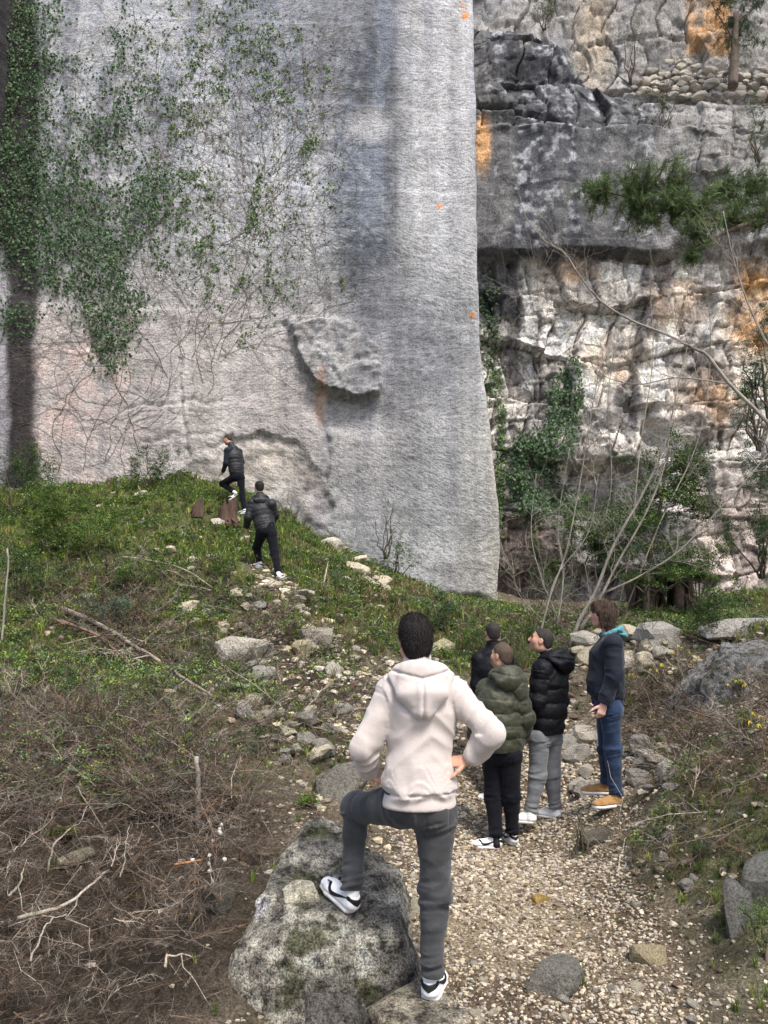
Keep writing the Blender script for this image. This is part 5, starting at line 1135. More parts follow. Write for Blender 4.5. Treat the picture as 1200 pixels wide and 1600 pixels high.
# ---------------------------------------------------------------- vegetation
def leafmat(name, rough=.55, trans=.25, spec=.35):
    m, nt, b = newmat(name, rough, spec); c = mul(nt, attr(nt), ramp(nt, noise(nt, coords(nt), 3.0, 3), [(.3, gray(.75)), (.7, gray(1.25))])); nt.links.new(c, b.inputs['Base Color'])
    tr = nd(nt, 'ShaderNodeBsdfTranslucent', {'Color': c}); mx = nd(nt, 'ShaderNodeMixShader', {0: trans, 1: b.outputs[0], 2: tr.outputs[0]}); nt.links.new(mx.outputs[0], nt.nodes['Material Output'].inputs['Surface']); return m
def barkmat(name, s=14):
    m, nt, b = newmat(name, .9, .2); co = coords(nt); n = noise(nt, nd(nt, 'ShaderNodeMapping', {'Vector': co, 'Scale': (1, 1, .35)}).outputs[0], s, 5, .7)
    nt.links.new(mul(nt, attr(nt), ramp(nt, n, [(.3, gray(.55)), (.65, gray(1.35))])), b.inputs['Base Color']); bump(nt, b, n, .7, .01); return m
m_leaf = leafmat('green_leaves'); m_needle = leafmat('needles', .6, .15); m_blade = leafmat('grass_blades', .6, .3); m_bark = barkmat('bark'); m_twig = barkmat('dry_twigs', 30); m_flower = leafmat('petals', .6, .3)
RG = np.random.default_rng(99)
def leaf(w=.5, l=1.0, fold=.18):   # one pointed leaf along +Y, two facets
    v = np.array([(0, 0, 0), (-w / 2, l * .45, fold * w), (0, l, -.05), (w / 2, l * .45, fold * w), (0, l * .45, 0)]); f = np.array([(0, 4, 1), (4, 2, 1), (0, 3, 4), (3, 2, 4)]); return v, f
def sprig(n, r, w=.5, up=.5, seed=0, l=(.25, .4)):
    rg = np.random.default_rng(seed); V = []; F = []; C = []
    for i in range(n):
        v, f = leaf(w * rg.uniform(.8, 1.2)); L = rg.uniform(*l); a = rg.uniform(0, 6.28); t = rg.uniform(-.3, 1.1)
        R = rotz(np.array([a]))[0] @ rotx(np.array([t]))[0]; d = rg.uniform(.1, 1) * r; o = np.array([math.cos(a + 1.57) * d, math.sin(a + 1.57) * d, rg.uniform(0, up)])
        V.append((v * L) @ R.T + o); F.append(f + i * 5); C.append(np.tile(rg.uniform(.65, 1.35) * np.array([1, 1, 1]), (5, 1)))
    return np.concatenate(V), np.concatenate(F), np.concatenate(C)
SPR = [sprig(9, .7, .75, .5, i) for i in range(5)]
NARROW = [sprig(10, .5, .3, .9, 20 + i, (.3, .5)) for i in range(5)]
def tuft(n, seed, wid=.035, spread=.5):
    rg = np.random.default_rng(seed); V = []; F = []; C = []
    for i in range(n):
        a = rg.uniform(0, 6.28); L = rg.uniform(.5, 1.1); ln = rg.uniform(.1, spread) * L; d = np.array([math.cos(a), math.sin(a), 0]); s_ = np.array([-d[1], d[0], 0]) * wid; o = d * rg.uniform(0, .12)
        V.append(np.array([o - s_, o + s_, o + d * ln * .35 + (0, 0, L * .6) + s_ * .7, o + d * ln * .35 + (0, 0, L * .6) - s_ * .7, o + d * ln + (0, 0, L * (1 - ln * .5))]))
        F.append(np.array([(0, 1, 2), (0, 2, 3), (3, 2, 4)]) + i * 5); C.append(np.tile(rg.uniform(.6, 1.4) * np.ones(3), (5, 1)))
    return np.concatenate(V), np.concatenate(F), np.concatenate(C)
TUFT = [tuft(14, i) for i in range(5)]
def mask_boulder(p): return np.hypot((p[:, 0] + .40) / .50, (p[:, 1] - 4.42) / .55) > 1
def scat(n, xr, yr, seed, wfn, nb=9):
    rg = np.random.default_rng(seed); N = n * nb; x = rg.uniform(*xr, N); y = yr[0] * (yr[1] / yr[0]) ** rg.random(N); z = ground(x, y); u, v = proj(np.stack([x, y, z], -1))
    zp, zg, zb = zones(u, v, x, y); w = wfn(zp, zg, zb, u, v, x, y); w = w * np.min([np.hypot(x - q[0], (y - q[1] + .25) * .6) > .34 for q in fp], 0); k = np.nonzero((rg.random(N) < w) & (u > -300) & (u < 1500) & (v < 1750))[0][:n]; return np.stack([x, y, z], -1)[k], u[k], v[k], rg
def pick(rg, pal, n, p=None): return np.array(pal)[rg.choice(len(pal), n, p=p)] * rg.uniform(.7, 1.3, (n, 1))
CL = lambda x, y, s, sd: sstep(-.15, .3, fbm(x * s, y * s, 0, 3, sd))
# leafy ground cover
g = Geo(); p, u, v, rg = scat(17500, (-9, 9), (4.6, 19), 5, lambda zp, zg, zb, u, v, x, y: np.clip(zg * 1.2 * CL(x, y, 1.6, 51) + 1.0 * zb * (.25 + CL(x, y, 1.1, 52)) * (v < 1290), 0, 1) * (1 - zp) * (1 - .3 * track(u, v)))
n = len(p); sc = rg.uniform(.05, .11, n) * np.clip(p[:, 1] / 9, .75, 1.5); stamp(g, SPR, p + np.stack([0 * sc, 0 * sc, sc * .1 + rg.uniform(0, .08, n) + rg.uniform(.05, .34, n) * blob(u, v, 150, 1200, 330, 130, 0, .6)], -1), rotz(rg.uniform(0, 6.28, n)), sc, pick(rg, [(.09, .15, .035), (.14, .22, .045), (.22, .29, .06), (.06, .105, .038), (.13, .19, .10)], n))
tag(g.build('ground_cover', m_leaf, smooth=False), kind='stuff')
# grass
g = Geo(); p, u, v, rg = scat(10000, (-9, 9), (3.6, 19), 6, lambda zp, zg, zb, u, v, x, y: np.clip((zg * .8 + blob(u, v, 440, 880, 140, 60, 30, .5) * 1.2 + .05) * (1 - CL(x, y, 1.6, 51) * .6), 0, 1) * (1 - zp) + .012 * (v > 1250) * (u > 900) + .35 * ((u > 1230) | (u < -40)))
n = len(p); sc = rg.uniform(.06, .17, n) * np.clip(p[:, 1] / 8, .6, 1.5); dry = blob(u, v, 600, 950, 130, 70, 20, .5) + .5 * blob(u, v, 1090, 1300, 130, 120, 0, .5)
t = pick(rg, [(.10, .15, .03), (.15, .21, .04), (.23, .26, .06), (.06, .10, .025)], n); t = np.where((rg.random(n) < .18 + .5 * np.clip(dry, 0, 1))[:, None], np.array([.22, .18, .09]) * rg.uniform(.6, 1.2, (n, 1)), t)
stamp(g, TUFT, p - (0, 0, .01), rotz(rg.uniform(0, 6.28, n)) @ rotx(rg.uniform(-.3, .3, n)), sc, t); tag(g.build('grass', m_blade, smooth=False), kind='stuff')
# dead brush: crooked twigs with side sprays
def brush_tmpl(seed, ns=22):
    rg = np.random.default_rng(seed); g = Geo(); m = 7; a = rg.uniform(-.5, .5); pts = [np.zeros(3)]; d = np.array([1.0, 0, .25])
    for i in range(m): d = unit(d + rg.normal(0, .22, 3) + (0, 0, -.05)); pts.append(pts[-1] + d / m)
    pts = np.array(pts); g.add(*tube(pts, np.linspace(.009, .003, len(pts)), 3, False), (1, 1, 1))
    for k in range(ns):
        i = rg.integers(0, m); t = rg.random(); o = pts[i] * (1 - t) + pts[i + 1] * t; d = unit(np.array([.8, rg.normal(0, .7), rg.normal(0, .5)])); L = rg.uniform(.12, .38); d2 = unit(d + rg.normal(0, .5, 3)); s_ = unit(np.cross(d, (0, 0, 1.0))) * .0032; s2 = unit(np.cross(d, s_)) * .0032
        e = o + d * L * .5; e2 = e + d2 * L * .5; c = rg.uniform(.6, 1.4)
        g.add(np.array([o - s_, o + s_, e + s_ * .8, e - s_ * .8, e2, o + s2, e - s2]), np.array([(0, 1, 2), (0, 2, 3), (3, 2, 4), (5, 2, 6), (5, 6, 3)]), (c, c, c))
    return g.get()
BR = [brush_tmpl(i) for i in range(7)]
def brush_fluff(seed):
    rg = np.random.default_rng(seed); g = Geo(); 
    for k in range(26):
        t = rg.random(); o = np.array([t, .06 * math.sin(t * 5), .1 * t]); d = unit(np.array([.9, rg.normal(0, .6), rg.normal(0, .6)])); L = rg.uniform(.08, .2); s_ = unit(np.cross(d, rg.normal(0, 1, 3))) * .0035; c = rg.uniform(.6, 1.4)
        g.add(np.array([o - s_, o + s_, o + d * L]), np.array([(0, 1, 2)]), (c, c, c))
    g.add(*tube([(0, 0, 0), (.5, .06, .05), (1.1, -.03, .1)], [.007, .005, .002], 3, False)); return g.get()
FL = [brush_fluff(i) for i in range(5)]
BROWN = [(.105, .082, .064), (.145, .12, .098), (.065, .05, .04), (.25, .215, .175), (.13, .085, .055), (.09, .075, .062)]
g = Geo()
for (n, yr, sm, up, wf_, sd) in ((7600, (3.2, 7.5), .42, .34, lambda zp, zg, zb, u, v, x, y: (zb * (u < 420) * (v > 1120) + .3 * zb * (v > 1120)) * (.16 + .84 * CL(x, y, 1.5, 65)), 7), (3800, (4.4, 14.5), .5, .18, lambda zp, zg, zb, u, v, x, y: zb * (v < 1200) * CL(x, y, 1.2, 61) * (1 - .75 * track(u, v)) + .06 * (1 - zp) * (v > 900) + .35 * (u > 1010) * (v > 1080) * (1 - zp) * CL(x, y, 1.4, 66), 8)):
    p, u, v, rg = scat(n, (-6.5, 6.5), yr, sd, wf_); p = p[mask_boulder(p)]; u, v = proj(p); n = len(p); p = p + np.stack([0 * p[:, 0], 0 * p[:, 0], rg.random(n) ** 1.5 * up * blob(u, v, 150, 1430, 330, 280, 0, .5) + rg.random(n) * .10], -1)
    sc = rg.uniform(.5, 1.15, n) * sm * np.clip(p[:, 1] / 6, .7, 1.5); stamp(g, BR + FL, p, rotz(rg.uniform(0, 6.28, n)) @ roty(rg.uniform(-.7, .5, n)) @ rotx(rg.uniform(-1, 1, n)), sc, pick(rg, BROWN, n))
tag(g.build('dead_brush', m_twig, smooth=False), kind='stuff')

# single plants, twigs, trees
def wander(a, b, n=8, amp=.05, seed=0):
    rg = np.random.default_rng(seed); a = np.asarray(a, float); b = np.asarray(b, float); t = np.linspace(0, 1, n)[:, None]; p = a * (1 - t) + b * t
    q = np.cumsum(rg.normal(0, 1, (n, 3)), 0); q -= q[0] * (1 - t) + q[-1] * t; return p + q * amp * np.linalg.norm(b - a) / math.sqrt(n)
def shrub(px, py, wpx, hpx, label, pal, n, Y=None, tm=None, lsc=(.05, .09), group=None, name='shrub', cat='shrub', depth=.8, mat=None, seed=0, stemc=(.10, .08, .06), gaps=.5, ns=7, surf=None, cz=0.5):
    rg = np.random.default_rng(seed + int(px) * 7 + int(py)); b0 = hit(px, py) if Y is None else P(px, py, Y); Yd = b0[1]; w = wpx / 1200 * Yd * 1.02; h = hpx / 1200 * Yd * 1.02
    root = empty(name, b0); tag(root, label, cat, group)
    # clump centres make an uneven outline with gaps
    nc = 16; cc = rg.normal(0, .42, (nc, 3)) * (1, depth, 1); cc[:, 2] = rg.uniform(.18, 1.0, nc); cc[:, :2] *= (1.05 - .5 * np.abs(cc[:, 2:3] - cz)); cr = rg.uniform(.14, .32, nc)
    k = rg.integers(0, nc, n); d = rg.normal(0, 1, (n, 3)); d /= np.linalg.norm(d, axis=1)[:, None]; p = cc[k] + d * (cr[k] * rg.random(n) ** .35)[:, None]
    p = p * (w / 2, w / 2 * 1.0, h) ; p[:, 2] = np.maximum(p[:, 2], .01); L = rg.uniform(*lsc, n)
    g = Geo(); tint = pick(rg, pal, n); stamp(g, tm or SPR, p, rotz(rg.uniform(0, 6.28, n)) @ rotx(rg.uniform(-.7, .7, n)), L, tint); o = g.build('foliage', mat or m_leaf, root, False); o['kind'] = 'stuff'
    for i in range(ns):
        c = cc[i] * (w / 2, w / 2, h); v, f = tube(wander((rg.normal(0, .03), rg.normal(0, .03), -.05), c, 7, .12, seed + i), np.linspace(.012, .004, 7) * (1 + h * .4), 5)
        link('stem', mkmesh('stem', v, f, m_bark, np.tile(stemc, (len(v), 1))), root)
    return root
GRN = [(.05, .10, .022), (.075, .135, .03), (.11, .17, .04), (.035, .065, .02)]; YG = [(.12, .19, .04), (.16, .22, .05), (.09, .15, .03)]; DK = [(.025, .055, .018), (.035, .075, .025), (.05, .09, .03)]; BL = [(.07, .11, .07), (.10, .15, .09), (.16, .20, .15)]
shrub(25, 805, 130, 120, 'dark green bush against the wall at the far left', DK + GRN[:2], 1300, seed=1)
shrub(100, 870, 210, 95, 'bright green leafy bush on the left hillside', YG + GRN + YG, 2000, seed=2)
shrub(235, 762, 90, 62, 'rounded shrub with ivy-like leaves at the foot of the creepers', DK + GRN, 700, seed=3)
shrub(170, 990, 100, 45, 'low pale silvery green plant on the left slope', BL, 380, seed=4, lsc=(.04, .07))
shrub(350, 905, 60, 35, 'low leafy plant beside the feet of the lower climber', GRN + YG, 160, seed=44)
shrub(30, 945, 120, 70, 'dark leafy bush at the left edge above the brush', DK + GRN, 420, seed=5)
shrub(450, 1000, 60, 34, 'small bright green plant by the stone track', YG, 180, seed=6, lsc=(.03, .06))
shrub(530, 860, 50, 30, 'small grassy green tuft at the foot of the sawn face', GRN, 120, seed=7, tm=NARROW)
shrub(620, 905, 90, 60, 'low green bush at the foot of the face above the cream hoodie', GRN + DK, 330, seed=8)
shrub(700, 985, 110, 50, 'green undergrowth between the dark haired head and the face', GRN + BL[:1], 420, seed=9)
shrub(745, 1030, 80, 60, 'leafy plant behind the man all in black', GRN + YG[:1], 330, seed=10, lsc=(.04, .07))
shrub(812, 1050, 60, 60, 'yellow green plant between the two black jackets', YG + GRN[:2], 260, seed=11, lsc=(.03, .06), tm=NARROW)
shrub(605, 870, 40, 90, 'slender young sapling with sparse small leaves on the sawn face', DK, 70, Y=17.6, seed=12, lsc=(.05, .08), tm=NARROW)
shrub(455, 830, 70, 60, 'thin grey green shrub on the face right of the lower climber', BL[:1] + DK, 70, Y=17.5, seed=13, lsc=(.05, .09), tm=NARROW)
shrub(400, 1180, 90, 34, 'ferny dark green patch in the brush left of the hoodie', DK, 200, seed=14, lsc=(.03, .06), tm=NARROW)
shrub(250, 1190, 110, 45, 'leafy patch in the middle of the left brush', GRN, 260, seed=15, lsc=(.03, .05))
shrub(110, 1100, 110, 50, 'dark ivy-covered hummock on the left slope', DK + GRN[:1], 300, seed=16, lsc=(.04, .06))
shrub(910, 1335, 34, 60, 'feathery green sprig rising from the gravel left of the flat stone', [(.04, .10, .045), (.06, .13, .06)], 90, seed=17, lsc=(.018, .03), tm=NARROW, ns=4)
shrub(880, 1385, 10, 6, 'tiny green weed on the gravel path', GRN, 10, seed=18, lsc=(.01, .02), ns=1)
shrub(1000, 1345, 40, 26, 'grassy green tuft where the path meets the right bank', GRN + YG, 70, seed=19, lsc=(.02, .04), tm=NARROW, ns=3)
shrub(1090, 1345, 45, 28, 'spiky leaf rosette on the right bank', GRN, 80, seed=20, lsc=(.02, .04), tm=NARROW, ns=3)
shrub(1040, 1285, 55, 22, 'mossy green mat at the top of the right bank', YG, 120, seed=21, lsc=(.015, .03), ns=3)
shrub(1190, 1500, 60, 70, 'bright moss and leaves at the lower right edge', YG + GRN, 170, seed=22, lsc=(.015, .03), ns=3)
shrub(1130, 1000, 190, 70, 'dense green hedge-like undergrowth at the cliff foot on the right', GRN + DK, 900, seed=23)
shrub(1190, 900, 90, 160, 'dark evergreen bush at the right edge in front of the cliff', DK, 900, Y=15, seed=24)
shrub(1185, 700, 90, 190, 'tall dark shrub reaching in from the right edge', DK + GRN[:1], 620, Y=14, seed=25, gaps=.8)
shrub(850, 960, 110, 90, 'tangled green undergrowth at the corner of the sawn face', GRN + DK, 520, Y=17, seed=26)
shrub(1010, 985, 120, 70, 'low green undergrowth in front of the dead stump', GRN + DK, 330, Y=15.5, seed=27)
shrub(850, 45, 90, 60, 'thin green bush hanging at the top of the cliff', [(.07, .10, .04), (.10, .13, .05)], 260, Y=21.3, seed=28, lsc=(.07, .12), tm=NARROW)
shrub(985, 130, 100, 130, 'sparse grey green bush on the upper ledge left of the dry stone wall', [(.10, .13, .07), (.13, .15, .08)], 260, Y=23.5, seed=29, lsc=(.07, .12), tm=NARROW)
shrub(1032, 205, 90, 75, 'dark shrub growing on the ledge under the dry stone wall', DK + [(.10, .07, .05)], 480, Y=21.8, seed=30, lsc=(.07, .12), tm=NARROW)
shrub(1185, 250, 70, 110, 'pale green bush at the right edge below the dry stone wall', GRN + [(.11, .14, .07)], 360, Y=20, seed=31, lsc=(.07, .11), tm=NARROW)
# yellow-flowered plants
for (px, py, w, h, lb, sd) in ((980, 1105, 34, 46, 'yellow flowers right beside the navy jacket', 41), (1022, 1075, 60, 34, 'yellow flowers in the middle over the brown brush', 42), (1078, 1060, 54, 44, 'yellow flowers at the left foot of the outcrop', 43), (1160, 1085, 40, 22, 'few yellow flowers in front of the outcrop', 45), (1175, 1150, 60, 34, 'yellow flowers on the bank at the right edge', 46)):
    r_ = shrub(px, py, w, h, 'leafy plant with ' + lb, YG + GRN, 90, seed=sd, lsc=(.025, .045), name='flowering_plant', cat='plant', ns=4); rg = np.random.default_rng(sd); Yd = r_.location.y
    for i in range(7):
        q = np.array([rg.normal(0, .3) * w / 1200 * Yd, rg.normal(0, .2) * w / 1200 * Yd - .05, rg.uniform(.55, 1.15) * h / 1200 * Yd]); g = Geo(); m = 5
        for k in range(m):
            v, f = leaf(.010, rg.uniform(.010, .018), .3); R = rotz(np.array([k * 6.28 / m]))[0] @ rotx(np.array([.5]))[0]; g.add(v @ R.T, f, (.75, .56, .03))
        g.build('flower', m_flower, r_, False, q)

# ivy on the sawn face
def ivy(name, label, cat, dens, urange, vrange, n, Yp, yfun, roots, lsc, pal, seed, off=(.015, .10), stemrad=.009, nt_=60, steps=34, rise=1.0):
    rg = np.random.default_rng(seed); r0 = P(*roots[0], Yp); root = empty(name, r0); tag(root, label, cat)
    N = n * 14; U = rg.uniform(*urange, N); V = rg.uniform(*vrange, N); x = np.empty(N); z = np.empty(N)
    v = (800 - V) / FPX; dy = math.cos(PITCH) - v * math.sin(PITCH); dz = math.sin(PITCH) + v * math.cos(PITCH); x = (U - 600) / FPX * Yp / dy; z = CAMZ + dz / dy * Yp
    w = dens(U, V, x, z); k = np.nonzero(rg.random(N) < w)[0][:n]; x, z = x[k], z[k]; d_ = np.clip(w[k], 0, 1); o = off[0] + (off[1] - off[0]) * rg.random(len(k)) * d_
    y = yfun(x, z) - o; p = np.stack([x, y, z], -1) - r0; L = rg.uniform(*lsc, len(k))
    base = rotx(np.full(len(k), math.radians(-78)) + rg.normal(0, .45, len(k))); R = roty(rg.uniform(-1.2, 1.2, len(k)) + math.pi * 0) @ base
    lv, lf = leaf(.85, 1.0, .12); g = Geo(); stamp(g, [(lv[:4], np.array([(0, 2, 1), (0, 3, 2)]), np.ones((4, 3)))], p, R, L, pick(rg, pal, len(k)))
    o_ = g.build('leaves', m_leaf, root, False); o_['kind'] = 'stuff'
    g = Geo(); tips = []
    def grow(U0, V0, a, steps, rad):
        pts = []; U, V = U0, V0
        for i in range(steps):
            pts.append((U, V)); a += rg.normal(0, .22); a += (-math.pi / 2 * rise - a) * .03; U += math.cos(a) * 7; V += math.sin(a) * 7
            if V < -40 or U < -20 or U > urange[1] + 25: break
            if rg.random() < .16 and len(tips) < nt_: tips.append((U, V, a + rg.choice([-1, 1]) * rg.uniform(.4, 1.3), int(steps * .7), rad * .65))
        if len(pts) < 4: return
        q = []
        for (u_, v_) in pts:
            b = P(u_, v_, Yp); b[1] = yfun(np.array([b[0]]), np.array([b[2]]))[0] - .012; q.append(b - r0)
        vv, ff = tube(q, np.linspace(rad, max(rad * .35, .003), len(q)), 3, False); g.add(vv, ff, np.array([.16, .13, .11]) * rg.uniform(.6, 1.2))
    for (u_, v_) in roots: grow(u_, v_, -math.pi / 2 + rg.normal(0, .2), steps, stemrad)
    i = 0
    while i < len(tips): grow(*tips[i]); i += 1
    o_ = g.build('stems', m_bark, root); o_['kind'] = 'stuff'; return root
def dens1(U, V, x, z):
    n = fbm(x * 1.3, z * 1.3, 0, 4, 7); n3 = fbm(x * 5, z * 5, 0, 3, 9); col = fbm(x * 2.2, z * .35, 0, 3, 8)
    core = np.clip(blob(U, V, 130, 425, 100, 56, 40, .5) + blob(U, V, 178, 515, 36, 55, 0, .6) + blob(U, V, 40, 320, 95, 80, 30, .6) * .95 + .75 * blob(U, V, 25, 150, 60, 190, 0, .5) + .12 * blob(U, V, 130, 130, 120, 190, 0, .6) + .45 * blob(U, V, 180, 330, 90, 130, 0, .6) + .5 * blob(U, V, 20, 450, 40, 60, 0, .6), 0, 1)
    cols = sstep(.02, .22, fbm(x * 3.2, z * .22, 0, 3, 8)) * sstep(330, 220, U) * sstep(480, 380, V) * .42
    return np.clip(np.clip(core * 1.05 + 1.1 * n * (core > .03), 0, 1) ** 1.6 * sstep(-.55, .05, n3 + .35 * core) + cols * sstep(-.1, .3, n3), 0, 1)
def dens2(U, V, x, z):
    n = fbm(x * 1.6, z * 1.1, 0, 4, 17); n3 = fbm(x * 5, z * 5, 0, 3, 19); m = np.clip(blob(U, V, 360, 230, 140, 230, -10, .5) + blob(U, V, 400, 380, 70, 60, 0, .5) + blob(U, V, 400, 500, 20, 50, 25, .5) * .6 + blob(U, V, 480, 130, 30, 90, 0, .5), 0, 1)
    return m * (sstep(-.15, .3, n) * .6 + .12) * sstep(-.25, .2, n3) + .3 * blob(U, V, 538, 443, 7, 14, 0, .4)
IV = [(.03, .07, .028), (.04, .095, .036), (.06, .12, .045), (.10, .16, .07)]
ivy('ivy', 'dense dark green ivy hanging over the left part of the sawn face', 'ivy', dens1, (-30, 330), (-40, 610), 13500, YW, face_y, [(130, 735), (195, 740), (90, 740), (215, 700), (165, 720)], (.035, .10), IV, 1, (.02, .22), .008, 45, 90)
ivy('climbing_vine', 'sparse light green creeper with bare tendrils on the middle of the sawn face', 'vine', dens2, (210, 540), (-40, 560), 4600, YW, face_y, [(325, 620), (262, 590), (300, 560), (340, 560), (318, 600), (400, 545)], (.035, .09), [(.07, .12, .04), (.10, .16, .05), (.13, .19, .06), (.05, .09, .03)], 2, (.02, .08), .0075, 430, 58)
def dens3(U, V, x, z):
    n3 = fbm(x * 3, z * 3, 0, 3, 29); m = np.clip(blob(U, V, 885, 640, 24, 75, 8, .5) + blob(U, V, 835, 735, 32, 60, 0, .5) + blob(U, V, 875, 780, 55, 28, 0, .5) + .6 * blob(U, V, 905, 600, 12, 60, 0, .5) + .7 * blob(U, V, 850, 690, 40, 24, 0, .5) + .5 * blob(U, V, 768, 500, 14, 90, 0, .5), 0, 1); return np.clip(m * (1 + n3) * .9, 0, 1)
ivy('ivy', 'ivy trailing over the broken ledge of the right cliff', 'ivy', dens3, (740, 960), (400, 850), 4200, 21.6, cliff_y, [(830, 850), (870, 830), (885, 800)], (.06, .11), IV, 3, (.03, .2), .02, 40, 50)
def dens4(U, V, x, z): return np.clip(blob(U, V, 789, 720, 7, 130, 0, .5) + .4 * blob(U, V, 780, 560, 12, 60, 0, .5), 0, 1) * .8
ivy('hanging_weed', 'narrow strip of bright green creeper down the edge of the sawn face', 'creeper', dens4, (765, 805), (440, 860), 900, 21.4, cliff_y, [(790, 850)], (.05, .09), [(.09, .16, .04), (.06, .11, .03)], 4, (.03, .12), .01, 6, 40)

shrub(905, 905, 110, 120, 'airy light green bush at the foot of the right cliff near the sawn corner', GRN + YG, 700, Y=15.5, seed=71, lsc=(.06, .10))
shrub(1095, 950, 120, 100, 'light green bush right of the dead stump', YG + GRN, 700, Y=14.5, seed=72, lsc=(.06, .10))
shrub(60, 760, 100, 50, 'feathery green bush behind the dark one at the far left', GRN + YG, 500, seed=73, lsc=(.05, .09))
shrub(200, 920, 120, 46, 'spreading green plant in the middle of the left hillside', YG + GRN, 600, seed=74, lsc=(.04, .07))
# moss cushions on the hilltop and rocks
for (px, py, w, h, lb, cl, sd) in ((410, 783, 70, 16, 'golden moss patch on the hilltop between the stumps and the climbers', [(.26, .22, .04), (.20, .22, .04)], 61), (240, 800, 60, 18, 'bright yellow green patch left of the stumps', [(.20, .25, .05)], 62), (545, 1000, 60, 18, 'yellow green patch at the top of the middle slope', [(.18, .22, .05), (.12, .17, .04)], 63), (60, 920, 90, 26, 'yellow green leaves at the left edge of the hillside', YG, 64), (395, 1090, 46, 16, 'small bright green weeds among the chunks of the slope', YG, 65), (300, 1130, 60, 20, 'green weeds beside the long fallen branch', GRN + YG, 66), (100, 1312, 46, 14, 'moss patch in the lower left brush', [(.17, .20, .04)], 67), (480, 1262, 40, 14, 'bright green moss on the back of the big boulder', [(.14, .22, .04)], 68)):
    shrub(px, py, w, h, lb, cl, 240, seed=sd, lsc=(.02, .05), name='weed_patch', cat='weeds', ns=3)
# ---------------------------------------------------------------- bare trees, pine bough, stumps, fallen wood
def limb(pts, r0, r1, n=24, sides=6): q = smoothpath(pts, n); return q, tube(q, np.linspace(r0, r1, len(q)), sides)
def twigs(g, path, rg, n, L, r, col, depth=2, up=.25, start=.15):
    m = len(path)
    for i in range(n):
        k = int((start + (1 - start) * rg.random()) * (m - 2)); o = path[k]; t = unit(path[k + 1] - path[k]); d = unit(t * rg.uniform(.3, .9) + rg.normal(0, .6, 3) * (1, .7, 1) + (0, 0, up)); l = L * rg.uniform(.5, 1.2)
        p = [o]; 
        for j in range(6): d = unit(d + rg.normal(0, .16, 3) + (0, 0, .04)); p.append(p[-1] + d * l / 6)
        p = np.array(p); g.add(*tube(p, np.linspace(r, r * .3, 7), 3, False), np.asarray(col) * rg.uniform(.7, 1.25))
        if depth > 1: twigs(g, p, rg, 4, L * .5, r * .55, col, depth - 1, up)
def bare_tree(label, base, trunks, seed, col=(.23, .21, .18), rad=.035, ntw=8, twl=.8, cat='tree', name='bare_tree'):
    """trunks: lists of (px, py, distance, ...) in photograph measure with radii"""
    root = empty(name, base); tag(root, label, cat); rg = np.random.default_rng(seed)
    for ti, (pts, r0, r1) in enumerate(trunks):
        q = [np.asarray(p) if len(p) == 3 and isinstance(p, np.ndarray) else P(*p) for p in pts]; q = np.array(q) - base
        path, (v, f) = limb(q, r0 * .62, r1 * .75, 30); path = path + 0
        link('trunk' if ti == 0 else 'limb', mkmesh('limb', v, f, m_bark, np.tile(col, (len(v), 1)) * (1 + .25 * fbm(v[:, 0] * 6, v[:, 1] * 6, v[:, 2] * 2, 2))[:, None]), root)
        g = Geo(); twigs(g, path, rg, ntw, twl, r1 * .5 + .002, col, 3 if ntw > 5 else 2); o = g.build('twigs', m_bark, root); o['kind'] = 'stuff'
    return root
b0 = hit(888, 1018); Yt = b0[1]
bare_tree('two-stemmed bare sapling with pale bark rising behind the navy jacket', b0, [
    ([(888, 1018, Yt), (905, 970, Yt), (930, 925, Yt), (960, 850, Yt), (1005, 770, Yt + .1), (1040, 690, Yt + .1), (1062, 590, Yt), (1085, 500, Yt)], .055, .008),
    ([(905, 985, Yt), (935, 940, Yt - .1), (965, 880, Yt - .1), (1010, 800, Yt - .2), (1040, 720, Yt - .2), (1048, 640, Yt - .2)], .04, .008),
    ([(948, 925, Yt), (1000, 900, Yt - .1), (1060, 862, Yt - .2), (1120, 800, Yt - .2), (1170, 745, Yt - .3), (1215, 690, Yt - .3)], .03, .010)], 1, ntw=13, twl=.9)
b1 = hit(842, 1000)
bare_tree('thin bare sapling leaning right behind the black puffer jacket', b1, [
    ([(842, 1000, b1[1]), (860, 930, b1[1]), (885, 860, b1[1]), (905, 760, b1[1]), (925, 640, b1[1]), (940, 560, b1[1])], .03, .006),
    ([(850, 970, b1[1]), (870, 900, b1[1]), (920, 830, b1[1]), (935, 740, b1[1] + .2)], .02, .005)], 2, ntw=10, twl=.9)
b2 = hit(870, 985); bare_tree('cluster of grey bare stems left of the two-stemmed sapling', b2, [([(870, 985, b2[1]), (880, 900, b2[1] + .3), (872, 820, b2[1] + .4), (890, 700, b2[1] + .4)], .022, .005), ([(875, 975, b2[1]), (845, 900, b2[1]), (830, 830, b2[1] + .2), (838, 740, b2[1] + .2)], .018, .005), ([(865, 985, b2[1]), (812, 930, b2[1]), (800, 880, b2[1])], .016, .005)], 3, ntw=9, twl=.8)
b3 = hit(930, 1000, y0=8); bare_tree('bare grey stems in front of the pale cliff', b3, [([(960, 985, 14), (985, 850, 14), (1000, 700, 14), (1020, 560, 14), (1015, 440, 14)], .03, .006), ([(975, 960, 14), (1030, 820, 14), (1090, 690, 14), (1110, 560, 14), (1105, 440, 14)], .025, .006), ([(955, 985, 14), (930, 880, 14), (955, 760, 14), (950, 620, 14), (970, 500, 14)], .02, .006)], 4, ntw=12, twl=1.3)
